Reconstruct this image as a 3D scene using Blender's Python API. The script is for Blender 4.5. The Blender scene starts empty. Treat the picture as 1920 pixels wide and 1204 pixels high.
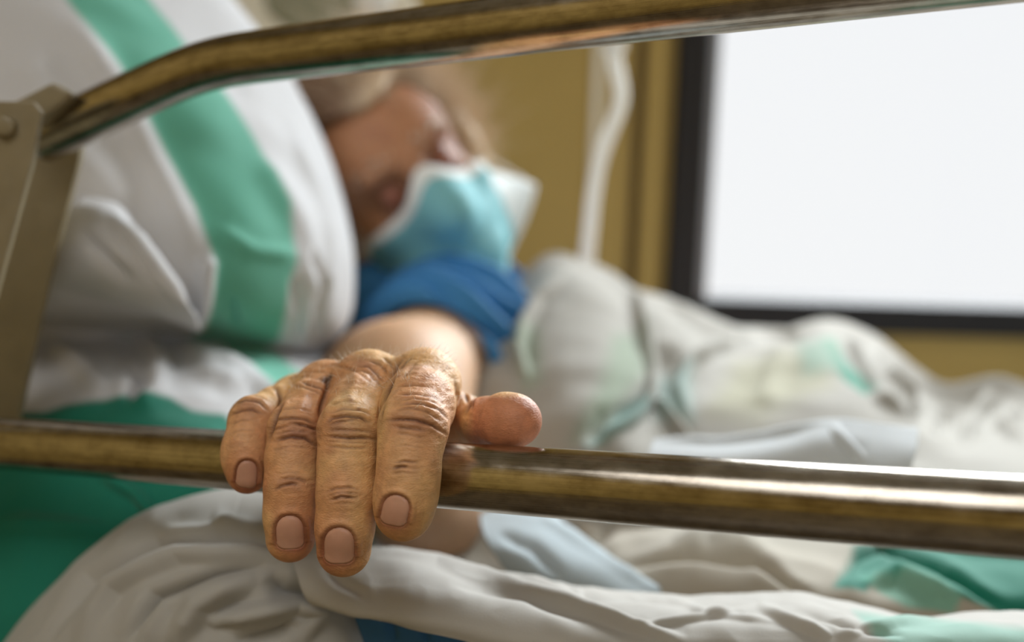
import bpy, math, random
import numpy as np
from mathutils import Matrix, Vector

# ------------------------------------------------------------------ camera
sc = bpy.context.scene
COL = sc.collection
RES_X, RES_Y = 1920.0, 1204.0
FPX = RES_X * 35.0 / 36.0
CAM_LOC = np.array([0.0, 0.0, 1.12])
PITCH, ROLL = math.radians(-7.0), math.radians(2.0)
f0 = np.array([0, math.cos(PITCH), math.sin(PITCH)])
r0 = np.array([1.0, 0, 0]); u0 = np.cross(r0, f0)
CR = math.cos(ROLL) * r0 + math.sin(ROLL) * u0
CU = math.cos(ROLL) * u0 - math.sin(ROLL) * r0
CF = f0
cam_d = bpy.data.cameras.new('camera'); cam = bpy.data.objects.new('camera', cam_d); COL.objects.link(cam)
cam_d.lens = 35; cam_d.sensor_width = 36; cam_d.clip_start = 0.02
M = Matrix(((CR[0], CU[0], -CF[0], CAM_LOC[0]), (CR[1], CU[1], -CF[1], CAM_LOC[1]), (CR[2], CU[2], -CF[2], CAM_LOC[2]), (0, 0, 0, 1)))
cam.matrix_world = M
cam_d.dof.use_dof = True
cam_d.dof.focus_distance = 0.362
cam_d.dof.aperture_fstop = 3.6
cam_d.dof.aperture_blades = 0
sc.camera = cam

# ------------------------------------------------------------------ world, light, exposure
sc.view_settings.view_transform = 'Standard'
sc.view_settings.look = 'None'
sc.view_settings.gamma = 1.0
sc.view_settings.use_curve_mapping = False
sc.view_settings.exposure = 0.0
sc.cycles.use_denoising = True
sc.cycles.max_bounces = 8
sc.cycles.sample_clamp_indirect = 6
W = bpy.data.worlds.new('overcast_sky'); sc.world = W; W.use_nodes = True
W.node_tree.nodes['Background'].inputs[0].default_value = (0.93, 0.95, 0.97, 1)
W.node_tree.nodes['Background'].inputs[1].default_value = 1.06

def P(px, py, d):
    """reference-frame measurement (pixel, distance along the view axis) -> world point in metres"""
    px, py, d = np.broadcast_arrays(np.asarray(px, float), np.asarray(py, float), np.asarray(d, float))
    x = (px - RES_X / 2) / FPX * d; y = -(py - RES_Y / 2) / FPX * d
    return CAM_LOC + x[..., None] * CR + y[..., None] * CU + d[..., None] * CF

def proj(p):
    q = p - CAM_LOC
    d = q @ CF
    return RES_X / 2 + (q @ CR) / d * FPX, RES_Y / 2 - (q @ CU) / d * FPX, d

def area(name, loc, target, sx, sy, power, color):
    l = bpy.data.lights.new(name, 'AREA'); l.shape = 'RECTANGLE'; l.size = sx; l.size_y = sy; l.energy = power; l.color = color
    o = bpy.data.objects.new(name, l); COL.objects.link(o); o.location = loc
    o.rotation_euler = (Vector(target) - Vector(loc)).to_track_quat('-Z', 'Y').to_euler()
    return o

# room axes: the window wall runs along x and slightly away to the right
WALL_Y = 1.80
YAW = math.radians(3.0)
def wall_pt(x, z, off=0.0):
    """point on the window wall, off = towards the room"""
    return np.array([x + off * math.sin(YAW), WALL_Y + x * math.tan(YAW) - off * math.cos(YAW), z])

area('daylight_window', wall_pt(1.75, 2.95, -1.0), wall_pt(0.7, 1.1, 1.2), 2.6, 1.5, 500, (0.90, 0.96, 1.0))
area('daylight_window_behind', (0.9, -2.62, 1.75), (0.3, 0.4, 1.2), 1.6, 0.36, 7, (0.98, 0.98, 1.0))
area('ceiling_lamp_light', (-0.5, -0.8, 2.60), (-0.5, -0.8, 0), 1.4, 1.2, 19, (1.0, 0.98, 0.96))

# ------------------------------------------------------------------ materials
def srgb(r, g, b):
    def c(v):
        v /= 255.0
        return v / 12.92 if v <= 0.04045 else ((v + 0.055) / 1.055) ** 2.4
    return (c(r), c(g), c(b), 1.0)

def mat(name, color=(0.8, 0.8, 0.8, 1), rough=0.6, metal=0.0, attr=None, bump=0.0, bscale=200.0, bstretch=(1, 1, 1),
        sss=0.0, sss_scale=0.004, mottle=0.0, mscale=20.0, trans=0.0, sheen=0.0, rough_var=0.0, dark=None, spec=0.5):
    m = bpy.data.materials.new(name); m.use_nodes = True
    nt = m.node_tree; N = nt.nodes; L = nt.links
    b = N['Principled BSDF']
    b.inputs['Roughness'].default_value = rough; b.inputs['Metallic'].default_value = metal
    b.inputs['Specular IOR Level'].default_value = spec
    tc = N.new('ShaderNodeTexCoord')
    col = None
    if attr:
        a = N.new('ShaderNodeAttribute'); a.attribute_name = attr; col = a.outputs['Color']
    if mottle > 0 or dark:
        n = N.new('ShaderNodeTexNoise'); n.inputs['Scale'].default_value = mscale; n.inputs['Detail'].default_value = 6
        L.new(tc.outputs['Object'], n.inputs['Vector'])
        mx = N.new('ShaderNodeMix'); mx.data_type = 'RGBA'; mx.blend_type = 'MULTIPLY'; mx.inputs[0].default_value = 1.0
        mr = N.new('ShaderNodeMapRange'); mr.inputs[1].default_value = 0.3; mr.inputs[2].default_value = 0.7
        mr.inputs[3].default_value = 1 - mottle; mr.inputs[4].default_value = 1 + mottle * 0.3
        L.new(n.outputs['Fac'], mr.inputs[0])
        cc = N.new('ShaderNodeCombineColor')
        for i in range(3): L.new(mr.outputs[0], cc.inputs[i])
        if col: L.new(col, mx.inputs[6])
        else: mx.inputs[6].default_value = color
        L.new(cc.outputs[0], mx.inputs[7]); col = mx.outputs[2]
    if col: L.new(col, b.inputs['Base Color'])
    else: b.inputs['Base Color'].default_value = color
    if rough_var > 0:
        n = N.new('ShaderNodeTexNoise'); n.inputs['Scale'].default_value = mscale * 3; n.inputs['Detail'].default_value = 8
        L.new(tc.outputs['Object'], n.inputs['Vector'])
        mr = N.new('ShaderNodeMapRange'); mr.inputs[1].default_value = 0.35; mr.inputs[2].default_value = 0.7
        mr.inputs[3].default_value = rough; mr.inputs[4].default_value = rough + rough_var
        L.new(n.outputs['Fac'], mr.inputs[0]); L.new(mr.outputs[0], b.inputs['Roughness'])
    if bump > 0:
        mp = N.new('ShaderNodeMapping'); mp.inputs['Scale'].default_value = bstretch
        L.new(tc.outputs['Object'], mp.inputs['Vector'])
        n = N.new('ShaderNodeTexNoise'); n.inputs['Scale'].default_value = bscale; n.inputs['Detail'].default_value = 5
        L.new(mp.outputs[0], n.inputs['Vector'])
        bp = N.new('ShaderNodeBump'); bp.inputs['Strength'].default_value = 1.0; bp.inputs['Distance'].default_value = bump
        L.new(n.outputs['Fac'], bp.inputs['Height']); L.new(bp.outputs[0], b.inputs['Normal'])
    if sss > 0:
        b.inputs['Subsurface Weight'].default_value = sss
        b.inputs['Subsurface Radius'].default_value = (1.0, 0.35, 0.18)
        b.inputs['Subsurface Scale'].default_value = sss_scale
    if sheen > 0:
        b.inputs['Sheen Weight'].default_value = sheen
    if trans > 0:   # thin cloth lets some light through
        t = N.new('ShaderNodeBsdfTranslucent'); ms = N.new('ShaderNodeMixShader'); ms.inputs[0].default_value = trans
        if col: L.new(col, t.inputs['Color'])
        else: t.inputs['Color'].default_value = color
        out = N['Material Output']
        L.new(b.outputs[0], ms.inputs[1]); L.new(t.outputs[0], ms.inputs[2]); L.new(ms.outputs[0], out.inputs['Surface'])
    return m

def emit(name, color, s):
    m = bpy.data.materials.new(name); m.use_nodes = True
    b = m.node_tree.nodes['Principled BSDF']; b.inputs['Base Color'].default_value = color
    b.inputs['Emission Color'].default_value = color; b.inputs['Emission Strength'].default_value = s
    return m

def steel_material():
    """worn brushed stainless: fine scratches drawn out along the tube (local z), scuffs and tarnish"""
    m = bpy.data.materials.new('worn_steel'); m.use_nodes = True
    nt = m.node_tree; N = nt.nodes; L = nt.links; b = N['Principled BSDF']
    b.inputs['Metallic'].default_value = 1.0
    uv = N.new('ShaderNodeUVMap')
    mp = N.new('ShaderNodeMapping'); mp.inputs['Scale'].default_value = (3, 260, 1); L.new(uv.outputs[0], mp.inputs['Vector'])
    n = N.new('ShaderNodeTexNoise'); n.inputs['Scale'].default_value = 1; n.inputs['Detail'].default_value = 6; L.new(mp.outputs[0], n.inputs['Vector'])
    mp2 = N.new('ShaderNodeMapping'); mp2.inputs['Scale'].default_value = (60, 9, 1); L.new(uv.outputs[0], mp2.inputs['Vector'])
    n2 = N.new('ShaderNodeTexNoise'); n2.inputs['Scale'].default_value = 1; n2.inputs['Detail'].default_value = 8; n2.inputs['Roughness'].default_value = 0.65
    L.new(mp2.outputs[0], n2.inputs['Vector'])
    r = N.new('ShaderNodeMapRange'); r.inputs[1].default_value = 0.35; r.inputs[2].default_value = 0.75; r.inputs[3].default_value = 0.10; r.inputs[4].default_value = 0.24
    L.new(n2.outputs['Fac'], r.inputs[0]); L.new(r.outputs[0], b.inputs['Roughness'])
    cr = N.new('ShaderNodeValToRGB'); cr.color_ramp.elements[0].position = 0.38; cr.color_ramp.elements[0].color = (0.20, 0.165, 0.125, 1)
    cr.color_ramp.elements[1].position = 0.62; cr.color_ramp.elements[1].color = (0.52, 0.475, 0.41, 1)
    mx = N.new('ShaderNodeMath'); mx.operation = 'MULTIPLY_ADD'; mx.inputs[1].default_value = 0.5
    ml = N.new('ShaderNodeMath'); ml.operation = 'MULTIPLY'; ml.inputs[1].default_value = 0.6
    L.new(n2.outputs['Fac'], ml.inputs[0]); L.new(n.outputs['Fac'], mx.inputs[0]); L.new(ml.outputs[0], mx.inputs[2])
    L.new(mx.outputs[0], cr.inputs[0]); L.new(cr.outputs[0], b.inputs['Base Color'])
    bp = N.new('ShaderNodeBump'); bp.inputs['Distance'].default_value = 0.00006; bp.inputs['Strength'].default_value = 0.6
    L.new(n.outputs['Fac'], bp.inputs['Height']); L.new(bp.outputs[0], b.inputs['Normal'])
    return m

M_STEEL = steel_material()
M_PLATE = mat('beige_enamel', srgb(132, 120, 92), 0.38, mottle=0.12, mscale=60, rough_var=0.2)
M_WALL = mat('ochre_wall_paint', srgb(186, 160, 92), 0.75, bump=0.0004, bscale=220, mottle=0.05, mscale=6)
M_CREAM = mat('cream_laminate', srgb(250, 246, 226), 0.4, mottle=0.03, mscale=8)
M_GREYG = mat('grey_green_laminate', srgb(150, 150, 122), 0.5, mottle=0.04, mscale=8)
M_DARK = mat('dark_frame_enamel', srgb(22, 19, 20), 0.6, mottle=0.1, mscale=30)
M_ALU = mat('grey_gasket', srgb(150, 152, 156), 0.4, mottle=0.05, mscale=30)
M_WHITE = mat('white_plastic', srgb(250, 250, 246), 0.4, mottle=0.03, mscale=20, trans=0.35)
M_FLOOR = mat('vinyl_floor', srgb(120, 108, 88), 0.4, mottle=0.15, mscale=14)
M_CEIL = mat('ceiling_paint', srgb(214, 212, 206), 0.9, mottle=0.04, mscale=5)
M_CLOTH = mat('woven_cotton', attr='Col', rough=0.85, bump=0.00012, bscale=1400, sheen=0.15, trans=0.12)
M_THIN = mat('thin_cotton', attr='Col', rough=0.85, bump=0.00015, bscale=900, sheen=0.15, trans=0.32)
M_GOWN = mat('blue_gown_cloth', attr='Col', rough=0.8, bump=0.0003, bscale=260, sheen=0.1)
M_MASK = mat('nonwoven_mask', attr='Col', rough=0.7, bump=0.0002, bscale=300, trans=0.2)
M_SKIN = mat('aged_skin', attr='Col', rough=0.47, bump=0.0003, bscale=900, bstretch=(1, 1, 2.2), sss=0.12, sss_scale=0.0025, mottle=0.20, mscale=260, rough_var=0.15, spec=0.45)
M_NAIL = mat('finger_nail', srgb(204, 154, 130), 0.32, sss=0.2, sss_scale=0.002, mottle=0.08, mscale=200, bump=0.00004, bscale=500, bstretch=(3, 1, 0.3))
M_HAIR = mat('white_hair', srgb(250, 244, 232), 0.35, trans=0.4)
M_HEADHAIR = mat('grey_blond_hair', srgb(236, 214, 184), 0.5, trans=0.25)
M_CAP = mat('soft_hair', attr='Col', rough=0.6, bump=0.002, bscale=120)
M_GLASS = bpy.data.materials.new('window_glass'); M_GLASS.use_nodes = True
_n = M_GLASS.node_tree.nodes; _l = M_GLASS.node_tree.links; _n.remove(_n['Principled BSDF'])
_t = _n.new('ShaderNodeBsdfTransparent'); _g = _n.new('ShaderNodeBsdfGlossy'); _m = _n.new('ShaderNodeMixShader')
_g.inputs['Roughness'].default_value = 0.0; _m.inputs[0].default_value = 0.05
_l.new(_t.outputs[0], _m.inputs[1]); _l.new(_g.outputs[0], _m.inputs[2]); _l.new(_m.outputs[0], _n['Material Output'].inputs['Surface'])

# ------------------------------------------------------------------ object helpers
def tag(o, label=None, cat=None, group=None, kind=None):
    if label: o['label'] = label
    if cat: o['category'] = cat
    if group: o['group'] = group
    if kind: o['kind'] = kind
    return o

def empty(name, loc, label, cat, group=None):
    o = bpy.data.objects.new(name, None); COL.objects.link(o); o.location = tuple(loc); o.empty_display_size = 0.02
    return tag(o, label, cat, group)

def mesh_obj(name, v, f, material, parent=None, smooth=True, col=None, uv=None):
    v = np.asarray(v, float)
    me = bpy.data.meshes.new(name)
    org = np.array(parent.location) if parent is not None else (v.min(0) + v.max(0)) / 2
    if parent is None: org[2] = v[:, 2].min()
    me.from_pydata([], [], []) if False else None
    f = np.asarray(f) if not isinstance(f, list) else f
    vv = v - org
    if isinstance(f, np.ndarray):
        n, k = f.shape
        me.vertices.add(len(vv)); me.vertices.foreach_set('co', vv.astype(np.float32).ravel())
        me.loops.add(n * k); me.loops.foreach_set('vertex_index', f.astype(np.int32).ravel())
        me.polygons.add(n); me.polygons.foreach_set('loop_start', np.arange(0, n * k, k, dtype=np.int32))
        me.polygons.foreach_set('loop_total', np.full(n, k, dtype=np.int32))
        me.update(calc_edges=True); me.validate()
    else:
        me.from_pydata([tuple(p) for p in vv], [], f)
    me.polygons.foreach_set('use_smooth', np.full(len(me.polygons), smooth, dtype=bool))
    if col is not None:
        a = me.color_attributes.new('Col', 'FLOAT_COLOR', 'POINT')
        c = np.ones((len(vv), 4), np.float32); c[:, :3] = np.asarray(col)[:, :3]; a.data.foreach_set('color', c.ravel())
    if uv is not None:
        l = me.uv_layers.new(name='UVMap'); li = np.empty(len(me.loops), np.int32); me.loops.foreach_get('vertex_index', li)
        l.data.foreach_set('uv', np.asarray(uv, np.float32)[li].ravel())
    me.materials.append(material)
    o = bpy.data.objects.new(name, me); COL.objects.link(o)
    if parent is not None: o.parent = parent
    else: o.location = tuple(org)
    me.update()
    return o

def box_vf(lo, hi):
    x0, y0, z0 = lo; x1, y1, z1 = hi
    v = [(x0, y0, z0), (x1, y0, z0), (x1, y1, z0), (x0, y1, z0), (x0, y0, z1), (x1, y0, z1), (x1, y1, z1), (x0, y1, z1)]
    f = [(0, 3, 2, 1), (4, 5, 6, 7), (0, 1, 5, 4), (1, 2, 6, 5), (2, 3, 7, 6), (3, 0, 4, 7)]
    return v, f

def bevel(o, w, seg=3):
    m = o.modifiers.new('bevel', 'BEVEL'); m.width = w; m.segments = seg; m.limit_method = 'ANGLE'; m.angle_limit = math.radians(30)
    return o

def wall_box(name, x0, x1, z0, z1, o0, o1, material, parent=None, bev=0.0):
    """box lying on the window wall between offsets o0..o1 towards the room"""
    v = [wall_pt(x, z, o) for z in (z0, z1) for (x, o) in ((x0, o1), (x1, o1), (x1, o0), (x0, o0))]
    f = [(0, 3, 2, 1), (4, 5, 6, 7), (0, 1, 5, 4), (1, 2, 6, 5), (2, 3, 7, 6), (3, 0, 4, 7)]
    o = mesh_obj(name, v, f, material, parent, smooth=False)
    if bev: bevel(o, bev)
    return o

def plain_box(name, lo, hi, material, parent=None, bev=0.0):
    v, f = box_vf(lo, hi)
    o = mesh_obj(name, v, f, material, parent, smooth=False)
    if bev: bevel(o, bev)
    return o

def slab(name, pix, depth, thick, material, parent, bev=0.001):
    """flat plate: outline measured on its front face, real thickness behind"""
    fr = P([p[0] for p in pix], [p[1] for p in pix], depth if np.isscalar(depth) else np.array(depth))
    bk = fr + CF * thick
    n = len(pix)
    v = np.vstack([fr, bk])
    f = [tuple(range(n))[::-1], tuple(range(n, 2 * n))] + [(i, (i + 1) % n, (i + 1) % n + n, i + n) for i in range(n)]
    o = mesh_obj(name, v, f, material, parent, smooth=False)
    if bev: bevel(o, bev, 2)
    return o

def catmull(pts, n):
    """pts (K, ...) -> (n, ...)"""
    pts = np.asarray(pts, float); K = len(pts)
    ext = np.concatenate([[2 * pts[0] - pts[1]], pts, [2 * pts[-1] - pts[-2]]])
    t = np.linspace(0, K - 1, n); i = np.minimum(t.astype(int), K - 2); u = (t - i).reshape((-1,) + (1,) * (pts.ndim - 1))
    a, b, c, d = ext[i], ext[i + 1], ext[i + 2], ext[i + 3]
    return 0.5 * ((2 * b) + (-a + c) * u + (2 * a - 5 * b + 4 * c - d) * u ** 2 + (-a + 3 * b - 3 * c + d) * u ** 3)

def tube_vf(path, rad, seg=16, caps=True):
    path = np.asarray(path, float); n = len(path)
    rad = np.full(n, rad) if np.isscalar(rad) else np.asarray(rad)
    T = np.gradient(path, axis=0); T /= np.linalg.norm(T, axis=1)[:, None]
    ref = np.array([0, 0, 1.0]) if abs(T[0][2]) < 0.9 else np.array([0, 1.0, 0])
    A = np.cross(T, ref); A /= np.linalg.norm(A, axis=1)[:, None]; B = np.cross(A, T)
    th = np.linspace(0, 2 * np.pi, seg + 1)
    s = np.concatenate([[0], np.cumsum(np.linalg.norm(np.diff(path, axis=0), axis=1))])
    v = path[:, None] + rad[:, None, None] * (np.cos(th)[None, :, None] * A[:, None] + np.sin(th)[None, :, None] * B[:, None])
    uv = np.stack(np.broadcast_arrays(s[:, None], (th / (2 * np.pi))[None]), -1)
    idx = np.arange(n * (seg + 1)).reshape(n, seg + 1)
    f = np.stack([idx[:-1, :-1], idx[:-1, 1:], idx[1:, 1:], idx[1:, :-1]], -1).reshape(-1, 4)
    v = v.reshape(-1, 3); uv = uv.reshape(-1, 2)
    fl = [tuple(q) for q in f.tolist()]
    if caps:
        fl.append(tuple(range(seg))[::-1]); fl.append(tuple(((n - 1) * (seg + 1) + np.arange(seg)).tolist()))
    return v, fl, uv

def tube(name, path, rad, material, parent=None, seg=16):
    v, f, uv = tube_vf(path, rad, seg)
    return mesh_obj(name, v, f, material, parent, uv=uv)

# value noise
_rng = np.random.RandomState(7); _T = _rng.rand(64, 64, 64).astype(np.float32)
def vnoise(p, scale, seed=0.0):
    q = np.asarray(p) * scale + seed * 7.31 + 100.0
    i = np.floor(q).astype(np.int64); f = q - i; f = f * f * (3 - 2 * f)
    r = 0
    for dx in (0, 1):
        for dy in (0, 1):
            for dz in (0, 1):
                w = (f[..., 0] if dx else 1 - f[..., 0]) * (f[..., 1] if dy else 1 - f[..., 1]) * (f[..., 2] if dz else 1 - f[..., 2])
                r = r + w * _T[(i[..., 0] + dx) & 63, (i[..., 1] + dy) & 63, (i[..., 2] + dz) & 63]
    return r - 0.5
def fbm(p, scale, oct=3, seed=0.0):
    r = 0; a = 1.0
    for k in range(oct):
        r = r + a * vnoise(p, scale * 2 ** k, seed + k); a *= 0.5
    return r

def seg_dist(px, py, poly):
    """distance in px to a polyline and the arc fraction of the foot"""
    poly = np.asarray(poly, float); best = np.full(px.shape, 1e9); tt = np.zeros(px.shape)
    L = np.concatenate([[0], np.cumsum(np.linalg.norm(np.diff(poly, axis=0), axis=1))]); tot = L[-1]
    for k in range(len(poly) - 1):
        a, b = poly[k], poly[k + 1]; ab = b - a; l2 = (ab ** 2).sum() + 1e-9
        t = np.clip(((px - a[0]) * ab[0] + (py - a[1]) * ab[1]) / l2, 0, 1)
        d = np.hypot(px - a[0] - t * ab[0], py - a[1] - t * ab[1])
        m = d < best; best = np.where(m, d, best); tt = np.where(m, (L[k] + t * math.sqrt(l2)) / tot, tt)
    return best, tt

def in_poly(px, py, poly, soft=6.0):
    """soft inside test, 1 inside"""
    poly = np.asarray(poly, float); ins = np.zeros(px.shape, bool); j = len(poly) - 1
    for i in range(len(poly)):
        xi, yi = poly[i]; xj, yj = poly[j]
        c = ((yi > py) != (yj > py)) & (px < (xj - xi) * (py - yi) / ((yj - yi) if abs(yj - yi) > 1e-9 else 1e-9) + xi)
        ins ^= c; j = i
    d, _ = seg_dist(px, py, list(poly) + [poly[0]])
    s = np.where(ins, d, -d)
    return np.clip(0.5 + s / (2 * soft), 0, 1)

def lerpc(c, target, w):
    return c * (1 - w[..., None]) + np.asarray(target[:3]) * w[..., None]

def cloth(name, ctrl, nu, nv, material, base, folds=(), paint=(), noise=0.003, nscale=9.0, thick=0.0015, parent=None, wrink=0.0, wscale=40.0, nstretch=(1, 1, 1), soft=True, seed=1.0):
    """ctrl: rows of (px, py, depth) -> draped sheet; folds: (polyline, width px, height m)."""
    c = np.array(ctrl, float)
    g = catmull(c, nu); g = catmull(g.transpose(1, 0, 2), nv).transpose(1, 0, 2)
    v = P(g[..., 0], g[..., 1], g[..., 2])
    du = np.gradient(v, axis=0); dv = np.gradient(v, axis=1)
    n = np.cross(du, dv); n /= np.linalg.norm(n, axis=2)[..., None] + 1e-12
    s = np.sign((n * (CAM_LOC - v)).sum(2).mean()); n *= s
    px, py = g[..., 0], g[..., 1]
    h = np.zeros(px.shape)
    for poly, w, a in folds:
        d, t = seg_dist(px, py, poly)
        h += a * (np.exp(-(d / w) ** 2) - .35 * np.exp(-(d / (3 * w)) ** 2)) * np.clip(np.minimum(t, 1 - t) * 4, 0, 1)
    st = np.array(nstretch)
    h += noise * 2 * fbm(v * st, nscale, 3, seed)
    if wrink: h += wrink * (0.25 - np.abs(fbm(v * st, wscale, 2, seed + 5)))
    v2 = v + n * h[..., None]
    col = np.broadcast_to(np.array(base[:3]), v.shape).copy()
    for spec in paint:
        poly, cc = spec[0], spec[1]; sf = spec[2] if len(spec) > 2 else 4.0; k = spec[3] if len(spec) > 3 else 1.0
        col = lerpc(col, cc, in_poly(px, py, poly, sf) * k)
    idx = np.arange(nu * nv).reshape(nu, nv)
    f = np.stack([idx[:-1, :-1], idx[:-1, 1:], idx[1:, 1:], idx[1:, :-1]], -1).reshape(-1, 4)
    if s < 0: f = f[:, ::-1]
    o = mesh_obj(name, v2.reshape(-1, 3), f, material, parent, col=col.reshape(-1, 3))
    if thick:
        m = o.modifiers.new('thickness', 'SOLIDIFY'); m.thickness = thick; m.offset = 1.0 if s < 0 else -1.0
    return o

# ------------------------------------------------------------------ implicit surfaces
def smin(a, b, k):
    h = np.clip(1 - np.abs(a - b) / k, 0, 1)
    return np.minimum(a, b) - h * h * k * 0.25
def smax(a, b, k): return -smin(-a, -b, k)
def sphere(p, c, r): return np.linalg.norm(p - c, axis=-1) - r
def cone(p, a, b, ra, rb):
    ab = b - a; t = np.clip(((p - a) @ ab) / (ab @ ab), 0, 1)
    return np.linalg.norm(p - a - t[..., None] * ab, axis=-1) - (ra + (rb - ra) * t)
def ellipsoid(p, c, R, r):
    """R rows = local axes"""
    q = (p - c) @ R.T; r = np.array(r)
    k0 = np.linalg.norm(q / r, axis=-1); k1 = np.linalg.norm(q / r ** 2, axis=-1) + 1e-9
    return k0 * (k0 - 1) / k1

def surface(fn, lo, hi, h, refine=2):
    lo = np.array(lo); hi = np.array(hi)
    K = 4; n = (np.ceil((hi - lo) / (h * K)).astype(int) + 1)
    ax = [lo[i] + (np.arange(n[i]) + 0.5) * h * K - 0.5 * h for i in range(3)]
    G = np.stack(np.meshgrid(*ax, indexing='ij'), -1)
    Dc = fn(G.reshape(-1, 3)).reshape(n)
    act = np.abs(Dc) < h * K * 1.6
    vals = np.repeat(np.repeat(np.repeat(Dc, K, 0), K, 1), K, 2).astype(np.float32)
    I = np.argwhere(act)
    off = np.stack(np.meshgrid(*[np.arange(K)] * 3, indexing='ij'), -1).reshape(-1, 3)
    J = (I[:, None] * K + off[None]).reshape(-1, 3)
    out = np.empty(len(J))
    for s in range(0, len(J), 400000):
        out[s:s + 400000] = fn(lo + J[s:s + 400000] * h)
    vals[J[:, 0], J[:, 1], J[:, 2]] = out
    ins = vals < 0
    N = ins[:-1, :-1, :-1].astype(np.int8)
    cnt = np.zeros(N.shape, np.int8)
    for dx in (0, 1):
        for dy in (0, 1):
            for dz in (0, 1):
                cnt += ins[dx:dx + N.shape[0], dy:dy + N.shape[1], dz:dz + N.shape[2]]
    cells = np.argwhere((cnt > 0) & (cnt < 8))
    cid = np.full(N.shape, -1, np.int32); cid[cells[:, 0], cells[:, 1], cells[:, 2]] = np.arange(len(cells))
    acc = np.zeros((len(cells), 3)); num = np.zeros(len(cells))
    crn = {(a, b, c): vals[cells[:, 0] + a, cells[:, 1] + b, cells[:, 2] + c] for a in (0, 1) for b in (0, 1) for c in (0, 1)}
    for a in crn:
        for d in range(3):
            if a[d] == 0:
                b = list(a); b[d] = 1; b = tuple(b)
                va, vb = crn[a], crn[b]; m = (va < 0) != (vb < 0)
                t = np.where(m, va / np.where(m, va - vb, 1), 0)
                pt = np.tile(np.array(a, float), (len(cells), 1)); pt[:, d] += t
                acc[m] += pt[m]; num[m] += 1
    V = lo + (cells + acc / num[:, None]) * h
    F = []
    for d in range(3):
        e1, e2 = (d + 1) % 3, (d + 2) % 3
        sl0 = [slice(None)] * 3; sl1 = [slice(None)] * 3; sl0[d] = slice(0, -1); sl1[d] = slice(1, None)
        x = ins[tuple(sl0)] != ins[tuple(sl1)]
        E = np.argwhere(x)
        ok = (E[:, e1] > 0) & (E[:, e2] > 0) & (E[:, e1] < N.shape[e1]) & (E[:, e2] < N.shape[e2]) & (E[:, d] < N.shape[d])
        E = E[ok]
        q = []
        for (a, b) in ((-1, -1), (0, -1), (0, 0), (-1, 0)):
            c = E.copy(); c[:, e1] += a; c[:, e2] += b; q.append(cid[c[:, 0], c[:, 1], c[:, 2]])
        q = np.stack(q, 1)
        flip = ~ins[E[:, 0], E[:, 1], E[:, 2]]
        q[flip] = q[flip][:, ::-1]
        F.append(q)
    F = np.vstack(F); F = F[(F >= 0).all(1)]
    V, nrm = V, None
    e = h * 0.7; tet = np.array([[1, -1, -1], [-1, -1, 1], [-1, 1, -1], [1, 1, 1]]) * e
    for it in range(refine + 1):
        g = 0; mean = 0
        for t in tet:
            val = fn(V + t); g = g + val[:, None] * t; mean = mean + val
        g = g / (4 * e * e)
        gn = np.linalg.norm(g, axis=1)[:, None] + 1e-9
        nrm = g / gn
        if it < refine:
            V = V - nrm * np.clip((mean / 4)[:, None] / np.maximum(gn, 0.5), -h, h)
    return V, F, nrm

def compact(V, F, *attrs):
    used = np.zeros(len(V), bool); used[F.ravel()] = True
    m = np.cumsum(used) - 1
    return (V[used], m[F]) + tuple(a[used] for a in attrs)

def grid_faces(nu, nv):
    idx = np.arange(nu * nv).reshape(nu, nv)
    return np.stack([idx[:-1, :-1], idx[:-1, 1:], idx[1:, 1:], idx[1:, :-1]], -1).reshape(-1, 4)
# ================================================================== the room
def win_hole_wall():
    """window wall with one window opening, as four boxes joined in one mesh"""
    V, F = [], []
    for (x0, x1, z0, z1) in ((-1.6, WX0, 0, 2.75), (WX1, 3.4, 0, 2.75), (WX0, WX1, 0, WZ0), (WX0, WX1, WZ1, 2.75)):
        b = len(V)
        V += [wall_pt(x, z, o) for z in (z0, z1) for (x, o) in ((x0, 0), (x1, 0), (x1, -0.2), (x0, -0.2))]
        F += [tuple(b + i for i in q) for q in ((0, 3, 2, 1), (4, 5, 6, 7), (0, 1, 5, 4), (1, 2, 6, 5), (2, 3, 7, 6), (3, 0, 4, 7))]
    return mesh_obj('wall_far', V, F, M_WALL, smooth=False)

# the frame's corner measured in the photograph, carried onto the wall plane
def on_wall(px, py):
    d = P(px, py, 1.0) - CAM_LOC
    n = np.array([math.sin(YAW), -math.cos(YAW), 0]); p0 = wall_pt(0, 0)
    t = ((p0 - CAM_LOC) @ n) / (d @ n)
    return CAM_LOC + d * t
gl = on_wall(1322, 553); fr = on_wall(1240, 612)
WX0 = fr[0] + 0.012; WZ0 = fr[2] + 0.012; WX1 = 2.75; WZ1 = 2.45
tag(win_hole_wall(), kind='structure')
tag(plain_box('floor', (-1.7, -2.7, -0.05), (3.4, 2.2, 0.0), M_FLOOR), kind='structure')
tag(plain_box('ceiling', (-1.7, -2.7, 2.66), (3.4, 1.9, 2.72), M_CEIL), kind='structure')
tag(plain_box('wall_left', (-1.75, -2.7, 0), (-1.6, 2.2, 2.7), M_WALL), kind='structure')
tag(plain_box('wall_right', (3.2, -2.7, 0), (3.35, 2.2, 2.7), M_WALL), kind='structure')
# back wall with its own window opening behind the photographer
V, F = [], []
for (x0, x1, z0, z1) in ((-1.7, -0.5, 0, 2.7), (1.7, 3.4, 0, 2.7), (-0.5, 1.7, 0, 1.5), (-0.5, 1.7, 2.0, 2.7)):
    v, f = box_vf((x0, -2.7, z0), (x1, -2.55, z1)); b = len(V); V += v; F += [tuple(b + i for i in q) for q in f]
tag(mesh_obj('wall_back', V, F, M_WALL, smooth=False), kind='structure')

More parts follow.
